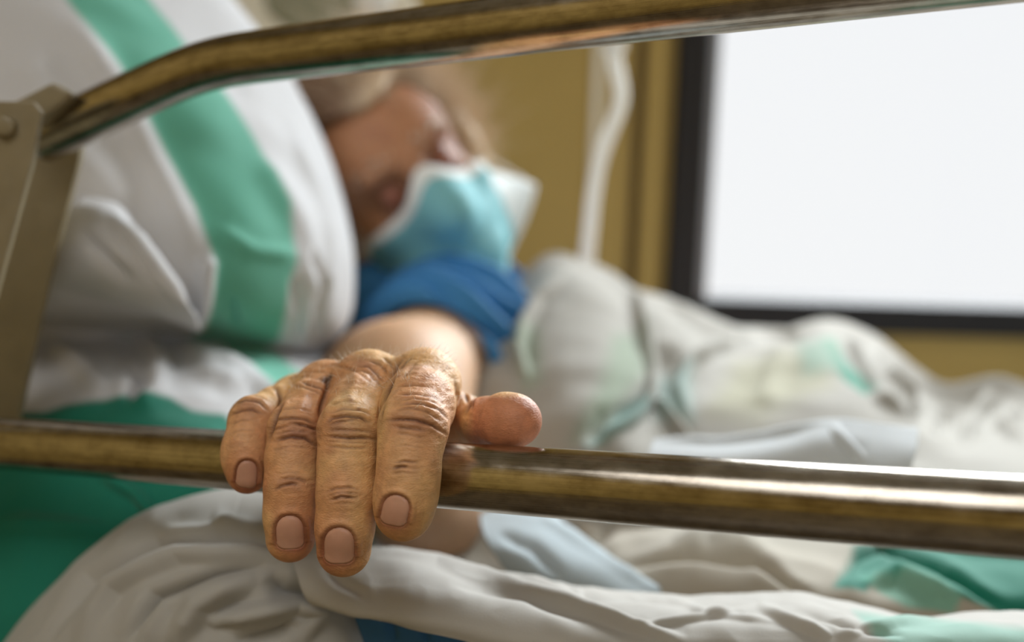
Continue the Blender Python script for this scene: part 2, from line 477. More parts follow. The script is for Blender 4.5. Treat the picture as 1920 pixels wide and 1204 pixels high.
win = empty('window_1', wall_pt(WX0, WZ0), None, None); win['kind'] = 'structure'; win['label'] = 'dark framed window in the ochre wall behind the bed'
fw = gl[0] - fr[0]; fh = gl[2] - fr[2]
wall_box('frame_jamb', fr[0], gl[0] - 0.022, fr[2], WZ1, -0.10, 0.035, M_DARK, win, 0.004)
wall_box('frame_jamb', WX1 - 0.06, WX1 + 0.02, fr[2], WZ1, -0.10, 0.035, M_DARK, win, 0.004)
wall_box('frame_sill', fr[0], WX1 + 0.02, fr[2], gl[2] - 0.004, -0.10, 0.036, M_DARK, win, 0.004)
wall_box('frame_head', fr[0], WX1 + 0.02, WZ1 - 0.08, WZ1 + 0.02, -0.10, 0.036, M_DARK, win, 0.004)
g = wall_box('gasket', gl[0] - 0.022, gl[0], gl[2] - 0.004, WZ1 - 0.08, -0.06, 0.012, M_ALU, win, 0.002); g['label'] = 'grey seal strip beside the glass'
wall_box('pane', gl[0] - 0.005, WX1 - 0.06, gl[2] - 0.01, WZ1 - 0.06, -0.05, -0.044, M_GLASS, win)

# slim vertical mouldings between the wall and the window
def vertical_at(px, w, depth_, mt, name, lab):
    q = on_wall(px, 300)
    o = wall_box(name, q[0] - w / 2, q[0] + w / 2, 0.0, 2.66, 0.0, depth_, mt, None, 0.004)
    o['kind'] = 'structure'; o['label'] = lab
vertical_at(1113, 0.016, 0.012, M_CREAM, 'reflect_strip', 'pale strip standing in for reflected light on the wall behind the cord')  # cream strip paints the band of light reflected onto the wall
vertical_at(1150, 0.055, 0.006, M_WALL, 'trim_2', 'flat ochre casing behind the hanging cord')
vertical_at(1218, 0.030, 0.030, M_WALL, 'trim_3', 'raised ochre moulding beside the dark window frame')
vertical_at(1192, 0.014, 0.004, mat('shadow_gap', srgb(84, 68, 40), 0.8, mottle=0.1), 'trim_4', 'dark joint beside the raised moulding')

w2 = empty('window_2', (0.6, -2.6, 1.3), None, None); w2['kind'] = 'structure'; w2['label'] = 'window behind the photographer'
for nm, lo, hi in (('frame_sill', (-0.5, -2.6, 1.5), (1.7, -2.53, 1.56)), ('frame_head', (-0.5, -2.6, 1.94), (1.7, -2.53, 2.0)),
                   ('frame_jamb', (-0.5, -2.6, 1.56), (-0.44, -2.53, 1.94)), ('frame_jamb', (1.64, -2.6, 1.56), (1.7, -2.53, 1.94)),
                   ('mullion', (0.57, -2.6, 1.56), (0.63, -2.53, 1.94))):
    plain_box(nm, lo, hi, M_DARK, w2, 0.003)
lamp = empty('ceiling_lamp', (-0.5, -0.8, 2.66), 'rectangular fluorescent lamp on the ceiling', 'lamp')
plain_box('housing', (-1.25, -1.45, 2.61), (0.25, -0.15, 2.66), M_WHITE, lamp, 0.004)

# headboard with cream frame and grey-green insert
hb = empty('headboard', P(560, 160, 1.35), 'cream headboard with grey-green panel behind the striped pillow', 'headboard')
slab('board', [(300, -260), (705, -260), (760, -40), (800, 60), (800, 330), (560, 700), (300, 400)], 1.36, 0.03, M_CREAM, hb, 0.006)
slab('inset_panel', [(455, -150), (655, -150), (690, -40), (660, 45), (560, 60), (500, 20)], 1.345, 0.02, M_GREYG, hb, 0.005)
rl = empty('reading_lamp', P(700, 10, 1.25), 'small white rounded lamp head above the patient', 'lamp')
pth = P([700, 702, 700, 698], [-70, -30, 0, 26], 1.25)
tube('lamp_shade', catmull(pth, 14), 0.001 + 0.026 * np.array([.75, .8, .85, .9, .93, .96, 1, 1, 1, .98, .93, .8, .55, .1]), M_WHITE, rl, 24)
tube('lamp_arm', P([702, 690, 640], [-66, -120, -180], 1.27), 0.006, M_ALU, rl, 10)

# ================================================================== mattress and sheets
WHITE = srgb(206, 206, 208); GREEN = srgb(8, 120, 98); PALEG = srgb(96, 176, 152); BLUE = srgb(44, 104, 150)
IVORY = srgb(182, 178, 168); GREYW = srgb(186, 186, 184)

# fitted sheet over the mattress, white with a broad green band
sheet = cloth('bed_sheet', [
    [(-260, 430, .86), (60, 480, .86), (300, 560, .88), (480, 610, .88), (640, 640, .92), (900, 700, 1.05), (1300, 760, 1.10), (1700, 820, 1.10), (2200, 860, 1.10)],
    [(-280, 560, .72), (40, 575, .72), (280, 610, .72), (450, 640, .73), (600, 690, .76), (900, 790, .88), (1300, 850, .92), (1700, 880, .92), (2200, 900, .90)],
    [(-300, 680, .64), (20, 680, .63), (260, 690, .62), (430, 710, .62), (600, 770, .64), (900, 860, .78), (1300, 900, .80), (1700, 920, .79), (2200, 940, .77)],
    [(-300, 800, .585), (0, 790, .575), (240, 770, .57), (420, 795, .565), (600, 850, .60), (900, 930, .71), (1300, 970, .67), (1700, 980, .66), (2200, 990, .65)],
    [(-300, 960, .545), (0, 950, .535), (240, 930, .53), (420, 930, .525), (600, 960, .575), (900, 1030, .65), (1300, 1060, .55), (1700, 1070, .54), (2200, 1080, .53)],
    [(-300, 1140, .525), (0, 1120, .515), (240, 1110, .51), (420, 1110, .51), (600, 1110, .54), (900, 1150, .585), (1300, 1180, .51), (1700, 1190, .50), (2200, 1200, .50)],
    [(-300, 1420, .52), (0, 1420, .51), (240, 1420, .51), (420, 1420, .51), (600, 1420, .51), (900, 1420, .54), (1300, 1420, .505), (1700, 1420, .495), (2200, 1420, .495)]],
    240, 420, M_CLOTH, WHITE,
    folds=[([(100, 640), (160, 700), (200, 740)], 20, .008), ([(250, 600), (300, 680), (290, 740)], 16, .007),
           ([(230, 690), (270, 720), (235, 760)], 14, -.010), ([(330, 640), (400, 700), (470, 740)], 22, .007),
           ([(60, 560), (200, 575), (380, 620)], 16, .010), ([(380, 660), (450, 700), (560, 780)], 18, .008),
           ([(190, 895), (260, 930), (310, 985)], 9, .006), ([(0, 985), (110, 990), (230, 1000)], 16, .005),
           ([(480, 820), (430, 870), (470, 930)], 14, .006),
           ([(1160, 1070), (1290, 1055), (1420, 1065), (1480, 1110), (1530, 1130)], 11, -.012),
           ([(1260, 1030), (1330, 1020), (1440, 1040)], 16, .010),
           ([(1570, 1110), (1600, 1050), (1650, 1035), (1760, 1070), (1880, 1140)], 9, -.012),
           ([(1610, 1100), (1680, 1075), (1800, 1125)], 12, .008), ([(1060, 1000), (1110, 1030), (1160, 990)], 12, -.008)],
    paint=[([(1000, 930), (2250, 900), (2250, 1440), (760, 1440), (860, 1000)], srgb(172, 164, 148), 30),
           ([(-320, 800), (90, 782), (130, 768), (200, 758), (240, 746), (320, 750), (360, 772), (420, 780), (440, 800), (520, 830), (620, 900), (700, 1010), (640, 1180), (560, 1430), (-320, 1430)], GREEN, 5),
           ([(400, 625), (480, 625), (560, 700), (640, 800), (610, 850), (540, 780), (470, 700)], PALEG, 6),
           ([(1560, 1110), (1600, 1035), (1640, 1025), (1780, 1030), (2250, 1050), (2250, 1200), (1880, 1150), (1820, 1130), (1700, 1085), (1640, 1090), (1620, 1115)], GREEN, 4),
           ([(1610, 1090), (1700, 1080), (1800, 1120), (1790, 1150), (1700, 1140)], PALEG, 5, .7)],
    noise=.004, nscale=12, wrink=.0045, wscale=26)
tag(sheet, 'white sheet with broad green band stretched over the mattress', 'sheet')
mat_o = plain_box('mattress', (-0.62, 0.62, 0.55), (2.3, 1.35, 0.66), mat('mattress_ticking', srgb(170, 180, 190), 0.9, mottle=0.1, mscale=30), None, 0.03)
tag(mat_o, 'pale mattress lying under the white and green sheets', 'mattress')

# ------------------------------------------------------------------ pillow
def puffed(name, ctrl, nu, nv, thick, material, base, folds=(), paint=(), parent=None, noise=.003, nscale=8, seed=2.0, power=4):
    c = np.array(ctrl, float)
    g = catmull(c, nu); g = catmull(g.transpose(1, 0, 2), nv).transpose(1, 0, 2)
    v = P(g[..., 0], g[..., 1], g[..., 2]); px, py = g[..., 0], g[..., 1]
    uu = np.linspace(-1, 1, nu)[:, None]; vv = np.linspace(-1, 1, nv)[None]
    prof = np.sqrt(np.clip((1 - np.abs(uu) ** power) * (1 - np.abs(vv) ** power), 0, 1))
    n = np.cross(np.gradient(v, axis=0), np.gradient(v, axis=1)); n /= np.linalg.norm(n, axis=2)[..., None] + 1e-12
    s = np.sign((n * (CAM_LOC - v)).sum(2).mean()); n *= s
    h = noise * 2 * fbm(v, nscale, 3, seed)
    for poly, w, a in folds:
        d, t = seg_dist(px, py, poly); h = h + a * np.exp(-(d / w) ** 2) * np.clip(np.minimum(t, 1 - t) * 6 + 0.25, 0, 1)
    front = v + n * (h * prof)[..., None]
    mean_n = n.mean((0, 1)); mean_n /= np.linalg.norm(mean_n)
    back = v - mean_n * (thick * prof)[..., None]
    col = np.broadcast_to(np.array(base[:3]), v.shape).copy()
    for spec in paint:
        col = lerpc(col, spec[1], in_poly(px, py, spec[0], spec[2] if len(spec) > 2 else 4))
    f = grid_faces(nu, nv)
    if s < 0: f = f[:, ::-1]
    V = np.vstack([front.reshape(-1, 3), back.reshape(-1, 3)]); F = np.vstack([f, f[:, ::-1] + nu * nv])
    C = np.vstack([col.reshape(-1, 3)] * 2)
    o = mesh_obj(name, V, F, material, parent, col=C)
    w_ = o.modifiers.new('seam', 'WELD'); w_.merge_threshold = 0.0004
    return o

pil = puffed('pillow', [
    [(-420, -330, .66), (-260, -330, .68), (-70, -320, .70), (60, -310, .74), (180, -280, .84), (210, -250, .96)],
    [(-380, -150, .62), (-200, -150, .64), (30, -140, .67), (190, -130, .72), (320, -120, .82), (360, -100, .94)],
    [(-330, 0, .60), (-110, 0, .62), (130, 0, .65), (290, 0, .70), (415, 0, .80), (450, 15, .92)],
    [(-290, 130, .585), (-50, 130, .605), (228, 130, .635), (392, 140, .69), (515, 140, .79), (545, 155, .91)],
    [(-250, 260, .57), (0, 260, .59), (300, 260, .625), (470, 270, .68), (592, 275, .78), (615, 285, .90)],
    [(-200, 380, .56), (40, 390, .58), (366, 385, .615), (525, 390, .67), (632, 395, .77), (650, 400, .89)],
    [(-150, 470, .555), (70, 490, .575), (402, 490, .61), (545, 490, .665), (652, 500, .76), (664, 505, .88)],
    [(-110, 530, .56), (90, 560, .585), (392, 570, .62), (530, 580, .675), (640, 600, .76), (655, 600, .87)],
    [(-90, 580, .62), (110, 600, .65), (378, 622, .68), (515, 640, .72), (600, 658, .79), (612, 650, .86)]],
    200, 160, 0.12, M_CLOTH, WHITE,
    folds=[([(150, 60), (230, 180), (300, 320), (360, 450)], 26, .006), ([(40, 100), (120, 260), (240, 420)], 50, .008),
           ([(390, 480), (380, 560), (365, 610)], 14, .012), ([(480, 300), (560, 440), (600, 560)], 20, .005),
           ([(540, 250), (610, 400), (620, 560)], 12, .004), ([(430, 560), (440, 600)], 8, -.006),
           ([(570, 470), (600, 540), (590, 640)], 10, -.006), ([(545, 520), (560, 590), (550, 640)], 9, -.006),
           ([(410, 430), (470, 470), (540, 480)], 14, .003)],
    paint=[([(-140, -330), (-70, -230), (30, -140), (130, 0), (228, 130), (300, 260), (366, 385), (402, 490), (395, 570), (378, 630), (515, 660), (530, 580), (545, 490), (525, 390), (470, 270), (392, 140), (290, 0), (190, -130), (90, -240), (20, -330)], PALEG, 5)],
    noise=.006, nscale=9)
tag(pil, 'large white pillow with a broad green stripe, left of the patient', 'pillow')
flap = cloth('pillowcase_flap', [
    [(172, 352, .60), (215, 372, .60), (250, 405, .605), (300, 480, .61)],
    [(140, 385, .575), (200, 410, .57), (262, 455, .57), (330, 535, .585)],
    [(95, 440, .57), (160, 465, .56), (240, 500, .56), (355, 580, .58)],
    [(60, 500, .575), (130, 525, .57), (240, 560, .575), (372, 612, .60)],
    [(50, 520, .61), (130, 545, .61), (240, 575, .61), (375, 620, .63)]],
    70, 70, M_CLOTH, WHITE, folds=[([(200, 400), (260, 450), (360, 590)], 12, .007), ([(150, 420), (200, 480), (250, 540)], 14, -.006)],
    noise=.004, nscale=16, parent=pil, thick=.002)
# ================================================================== the patient
def px2m(r, d): return r / FPX * d
def J(px, py, d, rpx): return (P(px, py, d), px2m(rpx, d))
# joints: centre (px, py, depth), radius in px at that depth
FING = {
    'pinky':  [J(556, 760, .436, 44), J(520, 768, .418, 42), J(477, 790, .401, 45), J(462, 838, .393, 41), J(461, 862, .392, 40), J(464, 889, .392, 37)],
    'ring':   [J(610, 738, .420, 52), J(585, 765, .402, 50), J(557, 806, .386, 51), J(549, 860, .381, 48), J(548, 915, .378, 49), J(546, 965, .378, 48), J(545, 1008, .380, 46)],
    'middle': [J(692, 730, .408, 60), J(672, 765, .388, 56), J(656, 808, .373, 57.5), J(652, 870, .368, 53), J(651, 925, .366, 54), J(647, 985, .366, 52), J(645, 1030, .369, 51)],
    'index':  [J(790, 730, .398, 68), J(784, 762, .378, 66), J(775, 802, .3635, 63), J(768, 850, .359, 56), J(766, 895, .357, 56), J(760, 935, .357, 56), J(757, 961, .3585, 54)],
}
THUMB = [J(850, 800, .455, 44), J(880, 796, .418, 44), J(912, 793, .393, 43), J(948, 788, .380, 46), J(969, 789, .377, 47)]
KUN = [J(556, 752, .432, 44), J(612, 735, .420, 54), J(692, 722, .408, 61), J(797, 719, .397, 60)]
WR1, WR2 = J(700, 812, .500, 84), J(762, 815, .495, 84)
ELB = P(775, 940, .665); SHO = P(850, 650, .93); ARM = P(737, 745, .78)

def hand_sdf(p):
    res = None
    for k, J_ in FING.items():
        d = None
        for (a, ra), (b, rb) in zip(J_[:-1], J_[1:]):
            c = cone(p, a, b, ra, rb); d = c if d is None else smin(d, c, .004)
        # knuckle swell, and a flatter nail side
        res = d if res is None else smin(res, d, .0012)
    palm = None
    for i, (a, ra) in enumerate(KUN):
        w = (WR1, WR1, WR2, WR2)[i]
        c = cone(p, a, w[0] + (a - KUN[1][0]) * 0.25, ra * .93, w[1] * .72)
        c = smin(c, sphere(p, a, ra), .004)
        palm = c if palm is None else smin(palm, c, .010)
    pad = cone(p, P(565, 782, .428), P(790, 790, .399), px2m(38, .425), px2m(40, .40))
    palm = smin(palm, pad, .008)
    # webs between the finger roots
    web = cone(p, P(610, 765, .412), P(775, 762, .392), px2m(34, .41), px2m(34, .395))
    palm = smin(palm, web, .006)
    th = None
    for (a, ra), (b, rb) in zip(THUMB[:-1], THUMB[1:]):
        c = cone(p, a, b, ra, rb); th = c if th is None else smin(th, c, .006)
    res = smin(res, palm, .0045)
    ball = cone(p, P(840, 800, .47), WR2[0], px2m(60, .47), px2m(60, .5))
    res2 = smin(palm, ball, .015)
    first_web = cone(p, P(815, 745, .415), P(885, 792, .430), px2m(38, .42), px2m(30, .42))
    th = smin(th, smin(first_web, ball, .01), .007)
    res = smin(res, res2, .003)
    return smin(res, th, .003)

def arm_sdf(p):
    d = cone(p, (WR1[0] + WR2[0]) / 2, ELB, .024, .042)
    d = smin(d, cone(p, ELB, ARM, .044, .054), .02)
    d = smin(d, cone(p, ARM, SHO, .054, .052), .03)
    d = smin(d, sphere(p, ELB, .046), .01)
    return d

# head frame: X = patient's left-right, Y = face forward, Z = crown
def nrm(v): v = np.asarray(v, float); return v / np.linalg.norm(v)
_f = nrm([0.36, -0.10, 0.92])                 # camera space: right, up, towards viewer
_u = np.array([-0.60, 0.80, 0.10]); _u = nrm(_u - _f * (_u @ _f))
_x = np.cross(_f, _u)
def c2w(v): return v[0] * CR + v[1] * CU - v[2] * CF
HX, HY, HZ = c2w(_x), c2w(_f), c2w(_u)
HR = np.stack([HX, HY, HZ])
HC = P(748, 331, 1.0)
def hp(x, y, z): return HC + x * HX + y * HY + z * HZ

def head_sdf(p):
    d = ellipsoid(p, hp(0, -.045, .038), HR, (.081, .098, .088))
    d = smin(d, ellipsoid(p, hp(0, -.010, -.035), HR, (.068, .075, .085)), .03)
    d = smin(d, ellipsoid(p, hp(0, .030, .034), HR, (.060, .036, .042)), .03)
    d = smin(d, sphere(p, hp(0, .042, -.108), .020), .03)
    for s in (-1, 1):
        d = smin(d, sphere(p, hp(s * .040, .040, -.035), .020), .02)       # cheekbone
        d = smin(d, ellipsoid(p, hp(s * .030, .066, .020), HR, (.024, .009, .008)), .012)   # brow
        d = smax(d, -ellipsoid(p, hp(s * .031, .078, -.003), HR, (.020, .016, .013)), .012)  # socket
        d = smin(d, sphere(p, hp(s * .031, .053, -.004), .0135), .003)      # closed lid
        d = smin(d, ellipsoid(p, hp(s * .078, -.020, -.010), HR, (.008, .017, .031)), .006)    # ear
        d = smax(d, -ellipsoid(p, hp(s * .087, -.014, -.006), HR, (.006, .009, .018)), .006)
    d = smin(d, cone(p, hp(0, .066, .004), hp(0, .092, -.040), .009, .012), .014)   # nose
    d = smin(d, ellipsoid(p, hp(0, .062, -.075), HR, (.026, .014, .007)), .008)      # lips
    return d

CHEST = P(1010, 720, 1.02); NECK = P(845, 640, 1.07)
def torso_sdf(p):
    d = cone(p, hp(0, -.03, -.09), NECK, .052, .062)
    d = smin(d, cone(p, SHO, P(930, 680, 1.05), .052, .07), .04)
    d = smin(d, cone(p, hp(.02, -.06, -.08), P(700, 640, 1.01), .05, .045), .03)
    d = smin(d, cone(p, NECK, P(1150, 790, 1.11), .055, .10), .04)
    d = smin(d, cone(p, P(1150, 790, 1.11), P(1600, 860, 1.08), .10, .10), .05)
    d = smin(d, cone(p, P(1600, 860, 1.08), P(2000, 910, 1.05), .09, .07), .05)
    return d

def body_sdf(p):
    d = smin(hand_sdf(p), arm_sdf(p), .012)
    d = smin(d, torso_sdf(p), .03)
    return smin(d, head_sdf(p), .015)

person = None
# ---- creases read off the hand, as (polyline, half width px, depth mm)
CR_ = [
 ([(760, 668), (745, 684), (737, 702), (730, 723), (720, 748), (714, 773), (711, 798)], 4.5, .9),
 ([(620, 700), (616, 711), (614, 725), (609, 742), (603, 765), (600, 786)], 4.0, .9),
 ([(505, 722), (520, 731), (528, 747), (524, 766), (514, 790), (503, 827)], 3.5, .8),
 # index
 ([(745, 741), (780, 738), (812, 744), (832, 757)], 2.2, .30), ([(749, 761), (770, 757), (791, 757), (822, 767), (845, 790)], 2.4, .40),
 ([(724, 790), (749, 786), (780, 788), (812, 798), (838, 815)], 2.6, .60), ([(735, 771), (765, 765), (800, 772), (828, 790)], 2.0, .30),
 ([(740, 802), (770, 803), (800, 808)], 2.2, .35), ([(745, 750), (775, 748), (806, 752), (830, 764)], 1.8, .22),
 ([(735, 880), (751, 876), (767, 876)], 2.4, .55), ([(738, 870), (757, 866), (785, 868)], 2.0, .35), ([(732, 890), (755, 886), (775, 886)], 2.0, .15),
 ([(745, 728), (775, 722), (808, 726)], 1.8, .2), ([(740, 815), (768, 815), (800, 822)], 1.8, .15), ([(735, 838), (765, 836), (800, 842)], 1.8, .12),
 # middle
 ([(612, 797), (624, 785), (649, 780), (676, 784), (699, 796)], 2.6, .60), ([(610, 800), (637, 791), (666, 787), (690, 795)], 2.2, .30),
 ([(608, 818), (630, 820), (655, 822), (680, 821), (705, 824)], 2.4, .50), ([(612, 810), (640, 806), (672, 808), (700, 812)], 2.0, .28),
 ([(612, 838), (637, 839), (666, 841), (695, 840)], 2.2, .30), ([(616, 775), (645, 766), (678, 770), (700, 780)], 2.0, .28),
 ([(615, 760), (645, 752), (680, 756)], 1.8, .15), ([(610, 828), (650, 830), (695, 832)], 1.8, .15),
 ([(612, 922), (631, 915), (655, 913), (671, 918)], 2.2, .35), ([(620, 938), (639, 931), (668, 935)], 2.3, .50), ([(612, 930), (640, 923), (672, 926)], 1.8, .22), ([(610, 946), (640, 944), (672, 945)], 1.6, .12),
 # ring
 ([(512, 800), (520, 787), (547, 783), (574, 788), (596, 800)], 2.4, .45), ([(551, 793), (574, 800), (600, 809)], 2.2, .50), ([(510, 808), (524, 803), (545, 797)], 2.0, .3),
 ([(511, 829), (524, 824), (547, 819), (574, 823), (600, 838)], 2.6, .60), ([(515, 815), (545, 809), (578, 812)], 1.8, .2), ([(512, 845), (545, 836), (580, 840)], 1.8, .18),
 ([(520, 772), (550, 766), (585, 772)], 1.8, .18), ([(522, 902), (536, 897), (560, 899), (580, 906)], 2.2, .30), ([(513, 920), (528, 911), (548, 907), (560, 910)], 2.3, .45), ([(515, 890), (545, 886), (575, 892)], 1.6, .14),
 # pinky
 ([(433, 765), (440, 756), (460, 751), (486, 756), (505, 772)], 2.3, .45), ([(429, 782), (438, 775), (453, 770), (473, 770), (494, 778)], 2.2, .45),
 ([(440, 742), (462, 738), (488, 744), (508, 756)], 2.0, .28), ([(430, 796), (450, 788), (475, 788)], 1.8, .2), ([(432, 812), (455, 806), (480, 808)], 1.8, .14), ([(455, 728), (480, 727), (503, 735)], 2.0, .2),
 # web folds and back of the hand
 ([(560, 717), (575, 719), (587, 723), (604, 732), (613, 738)], 2.4, .45), ([(545, 722), (570, 727), (592, 735), (608, 748)], 2.0, .25), ([(575, 708), (598, 712), (612, 722)], 2.0, .25),
 ([(670, 686), (691, 688), (707, 702), (722, 722)], 2.2, .35), ([(665, 693), (690, 700), (708, 715), (718, 735)], 2.0, .28), ([(690, 676), (712, 684), (728, 703)], 2.2, .35),
 ([(715, 672), (732, 682), (738, 696)], 2.2, .3), ([(775, 668), (760, 682), (748, 700)], 2.2, .35), ([(790, 676), (770, 690), (752, 712)], 2.0, .25), ([(640, 690), (668, 698), (700, 718)], 2.0, .2),
 ([(600, 690), (625, 684), (655, 690), (680, 705)], 2.2, .25), ([(560, 700), (590, 698), (620, 700)], 2.0, .2), ([(535, 712), (560, 708), (590, 708)], 1.8, .2), 
 ([(740, 662), (760, 672), (790, 676)], 1.8, .15), ([(868, 700), (868, 730), (880, 760), (872, 778)], 3.0, .8), ([(880, 722), (886, 745), (882, 765)], 2.4, .6), ([(894, 735), (890, 750), (886, 770)], 2.0, .5), ([(850, 705), (856, 735), (862, 765)], 2.0, .2),
]
VEINS = [([(640, 668), (662, 690), (668, 712), (655, 745)], 8, .5), ([(790, 690), (770, 712), (742, 740)], 7, .4), ([(560, 712), (572, 740), (560, 770)], 7, .4), ([(628, 700), (640, 725), (628, 750)], 6, .3)]
NAILS = [(463, 889, 21.5, 27, 6), (543.5, 998, 28.5, 32.5, -3), (635.5, 1023, 31, 35, -1), (741, 957, 27.5, 30, 12)]
def nail_uv(px, py, n):
    cx, cy, a, b, ang = n; t = math.radians(ang); dx, dy = px - cx, py - cy
    return (dx * math.cos(t) + dy * math.sin(t)) / a, (-dx * math.sin(t) + dy * math.cos(t)) / b
def nail_in(u, v):
    """<1 inside a squarish nail: rounded root, flatter free edge"""
    p_ = np.where(v < 0, 2.3, 3.6); return (np.abs(u) ** p_ + np.abs(v) ** p_) ** (1 / p_)

NAILSKIN = srgb(150, 92, 66)
def detail(V, N):
    px, py, d = proj(V)
    face = np.clip(((CAM_LOC - V) / np.linalg.norm(CAM_LOC - V, axis=1)[:, None] * N).sum(1), 0, 1)
    near = np.clip((.452 - d) / .01, 0, 1) * np.clip(face * 3, 0, 1)
    h = np.zeros(len(V)); crease = np.zeros(len(V))
    wob = 3.2 * vnoise(V, 160, 3); wob2 = 3.2 * vnoise(V, 160, 4)
    for poly, w, a in CR_:
        pl = np.array(poly); m = (px > pl[:, 0].min() - 14) & (px < pl[:, 0].max() + 14) & (py > pl[:, 1].min() - 14) & (py < pl[:, 1].max() + 14)
        dd, t = seg_dist(px[m] + wob[m], py[m] + wob2[m], poly); fade = np.clip(np.minimum(t, 1 - t) * 4 + .12, 0, 1)
        g = np.exp(-(dd / (w * 1.15)) ** 2) * fade
        h[m] -= a * 1e-3 * 1.5 * g
        h[m] += a * 1e-3 * .6 * np.exp(-((dd - w * 2.6) / (w * 1.5)) ** 2) * fade     # skin puffs up beside each crease
        crease[m] = np.maximum(crease[m], g * min(1, a * 1.9))
    for poly, w, a in VEINS:
        dd, t = seg_dist(px, py, poly); h += a * 1e-3 * np.exp(-(dd / w) ** 2)
    # loose fine creasing across the fingers and over the back of the hand
    q = V @ np.stack([CR, CF, CU]).T
    st = np.array([1, 1, 3.2])
    fine = np.abs(fbm(q * st, 150, 3, 11)); joint = np.zeros(len(V))
    for cx, cy, rx, ry in ((775, 780, 75, 46), (655, 803, 60, 42), (556, 808, 52, 42), (470, 772, 46, 42), (650, 928, 50, 24), (545, 905, 46, 22), (755, 878, 50, 18), (700, 695, 150, 34), (575, 720, 60, 24), (860, 730, 45, 60)):
        joint = np.maximum(joint, np.exp(-((px - cx) / rx) ** 2 - ((py - cy) / ry) ** 2))
    h += (.22 + .75 * joint) * 1e-3 * (.22 - fine)
    iso = np.abs(fbm(q, 330, 2, 17)); h += .18e-3 * (.2 - iso) * (1 + joint)
    h += .35e-3 * fbm(q, 70, 2, 23)
    nm = np.zeros(len(V)); rim = np.zeros(len(V)); tipm = np.zeros(len(V))
    for n in NAILS:
        u, v = nail_uv(px, py, n); r = nail_in(u, v); m = (r < 2) & (face > .1) & (d < .41)
        ins = np.clip((1.03 - r) * 12, 0, 1) * m
        h = h * (1 - ins) - .75e-3 * ins
        side = np.where(v > .62, .1, 1.0)
        h += .55e-3 * np.exp(-((r - 1.22) / .17) ** 2) * m * side
        nm = np.maximum(nm, ins); rim = np.maximum(rim, np.exp(-((r - 1.05) / .10) ** 2) * m)
        tipm = np.maximum(tipm, np.exp(-((u / 1.7) ** 2) - ((v - .6) / 1.5) ** 2) * m)
    hh = h * near
    # colour: tan, redder and greyer over the joints, ruddy at the tips, brown marks
    c = np.tile(np.array(srgb(222, 173, 124)[:3]), (len(V), 1))
    big = fbm(q, 45, 3, 31)
    c = lerpc(c, srgb(204, 140, 94), np.clip(.25 + big * 1.6, 0, .6))
    c = lerpc(c, srgb(232, 188, 124), np.clip(.1 - big * 1.6, 0, .5))
    jj = np.zeros(len(V))
    for cx, cy, rx, ry, k in ((768, 795, 52, 18, .7), (655, 806, 42, 22, .8), (558, 810, 38, 18, .9), (462, 765, 28, 18, .6), (650, 930, 34, 14, .4), (545, 905, 30, 14, .45), (752, 878, 30, 10, .4), (676, 676, 24, 12, .7), (782, 690, 30, 12, .4)):
        jj = np.maximum(jj, k * np.exp(-((px - cx) / rx) ** 2 - ((py - cy) / ry) ** 2))
    c = lerpc(c, srgb(142, 92, 80), jj * .75 * (1 + vnoise(q, 220, 5)))
    c = lerpc(c, srgb(180, 98, 72), tipm * .65)
    c = lerpc(c, srgb(188, 116, 86), np.clip((px - 868) / 22, 0, 1) * np.clip((py - 735) / 12, 0, 1) * np.clip((.42 - d) / .02, 0, 1) * .8)    # thumb pad
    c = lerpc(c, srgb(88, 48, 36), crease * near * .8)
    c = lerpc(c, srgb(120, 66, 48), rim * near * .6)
    c = lerpc(c, NAILSKIN, nm * near)
    spots = vnoise(q, 240, 41); c = lerpc(c, srgb(150, 92, 62), np.clip((spots - .30) * 5, 0, 1) * .45 * np.clip((900 - py) / 80, 0, 1))
    for sx, sy, w in ((762, 742, 5), (658, 752, 5), (672, 768, 4), (655, 745, 3), (700, 700, 4), (748, 707, 4)):
        c = lerpc(c, srgb(130, 76, 60), .6 * np.exp(-((px - sx) / w) ** 2 - ((py - sy) / (w * .7)) ** 2))
    dd, t = seg_dist(px, py, [(606, 716), (614, 711), (621, 706)]); mole = np.exp(-(dd / 5) ** 2) * near
    c = lerpc(c, srgb(70, 54, 48), mole * .85); hh += .3e-3 * mole
    dd, t = seg_dist(px, py, [(660, 708), (648, 740), (650, 760)]); c = lerpc(c, srgb(170, 146, 120), .35 * np.exp(-(dd / 12) ** 2))
    return V + N * hh[:, None], c

# fine hand mesh
allc = np.array([a for J_ in list(FING.values()) + [THUMB] for (a, r) in J_] + [WR1[0], WR2[0]])
lo = allc.min(0) - .022; hi = allc.max(0) + .022
CUTD = .475
hv, hf, hn = surface(body_sdf, lo, np.minimum(hi, hi), .00052, 2)
_, _, hd = proj(hv)
keep = (hd[hf] < CUTD + .004).all(1)
hv, hf, hn = compact(hv, hf[keep], hn)
hv2, hc = detail(hv, hn)
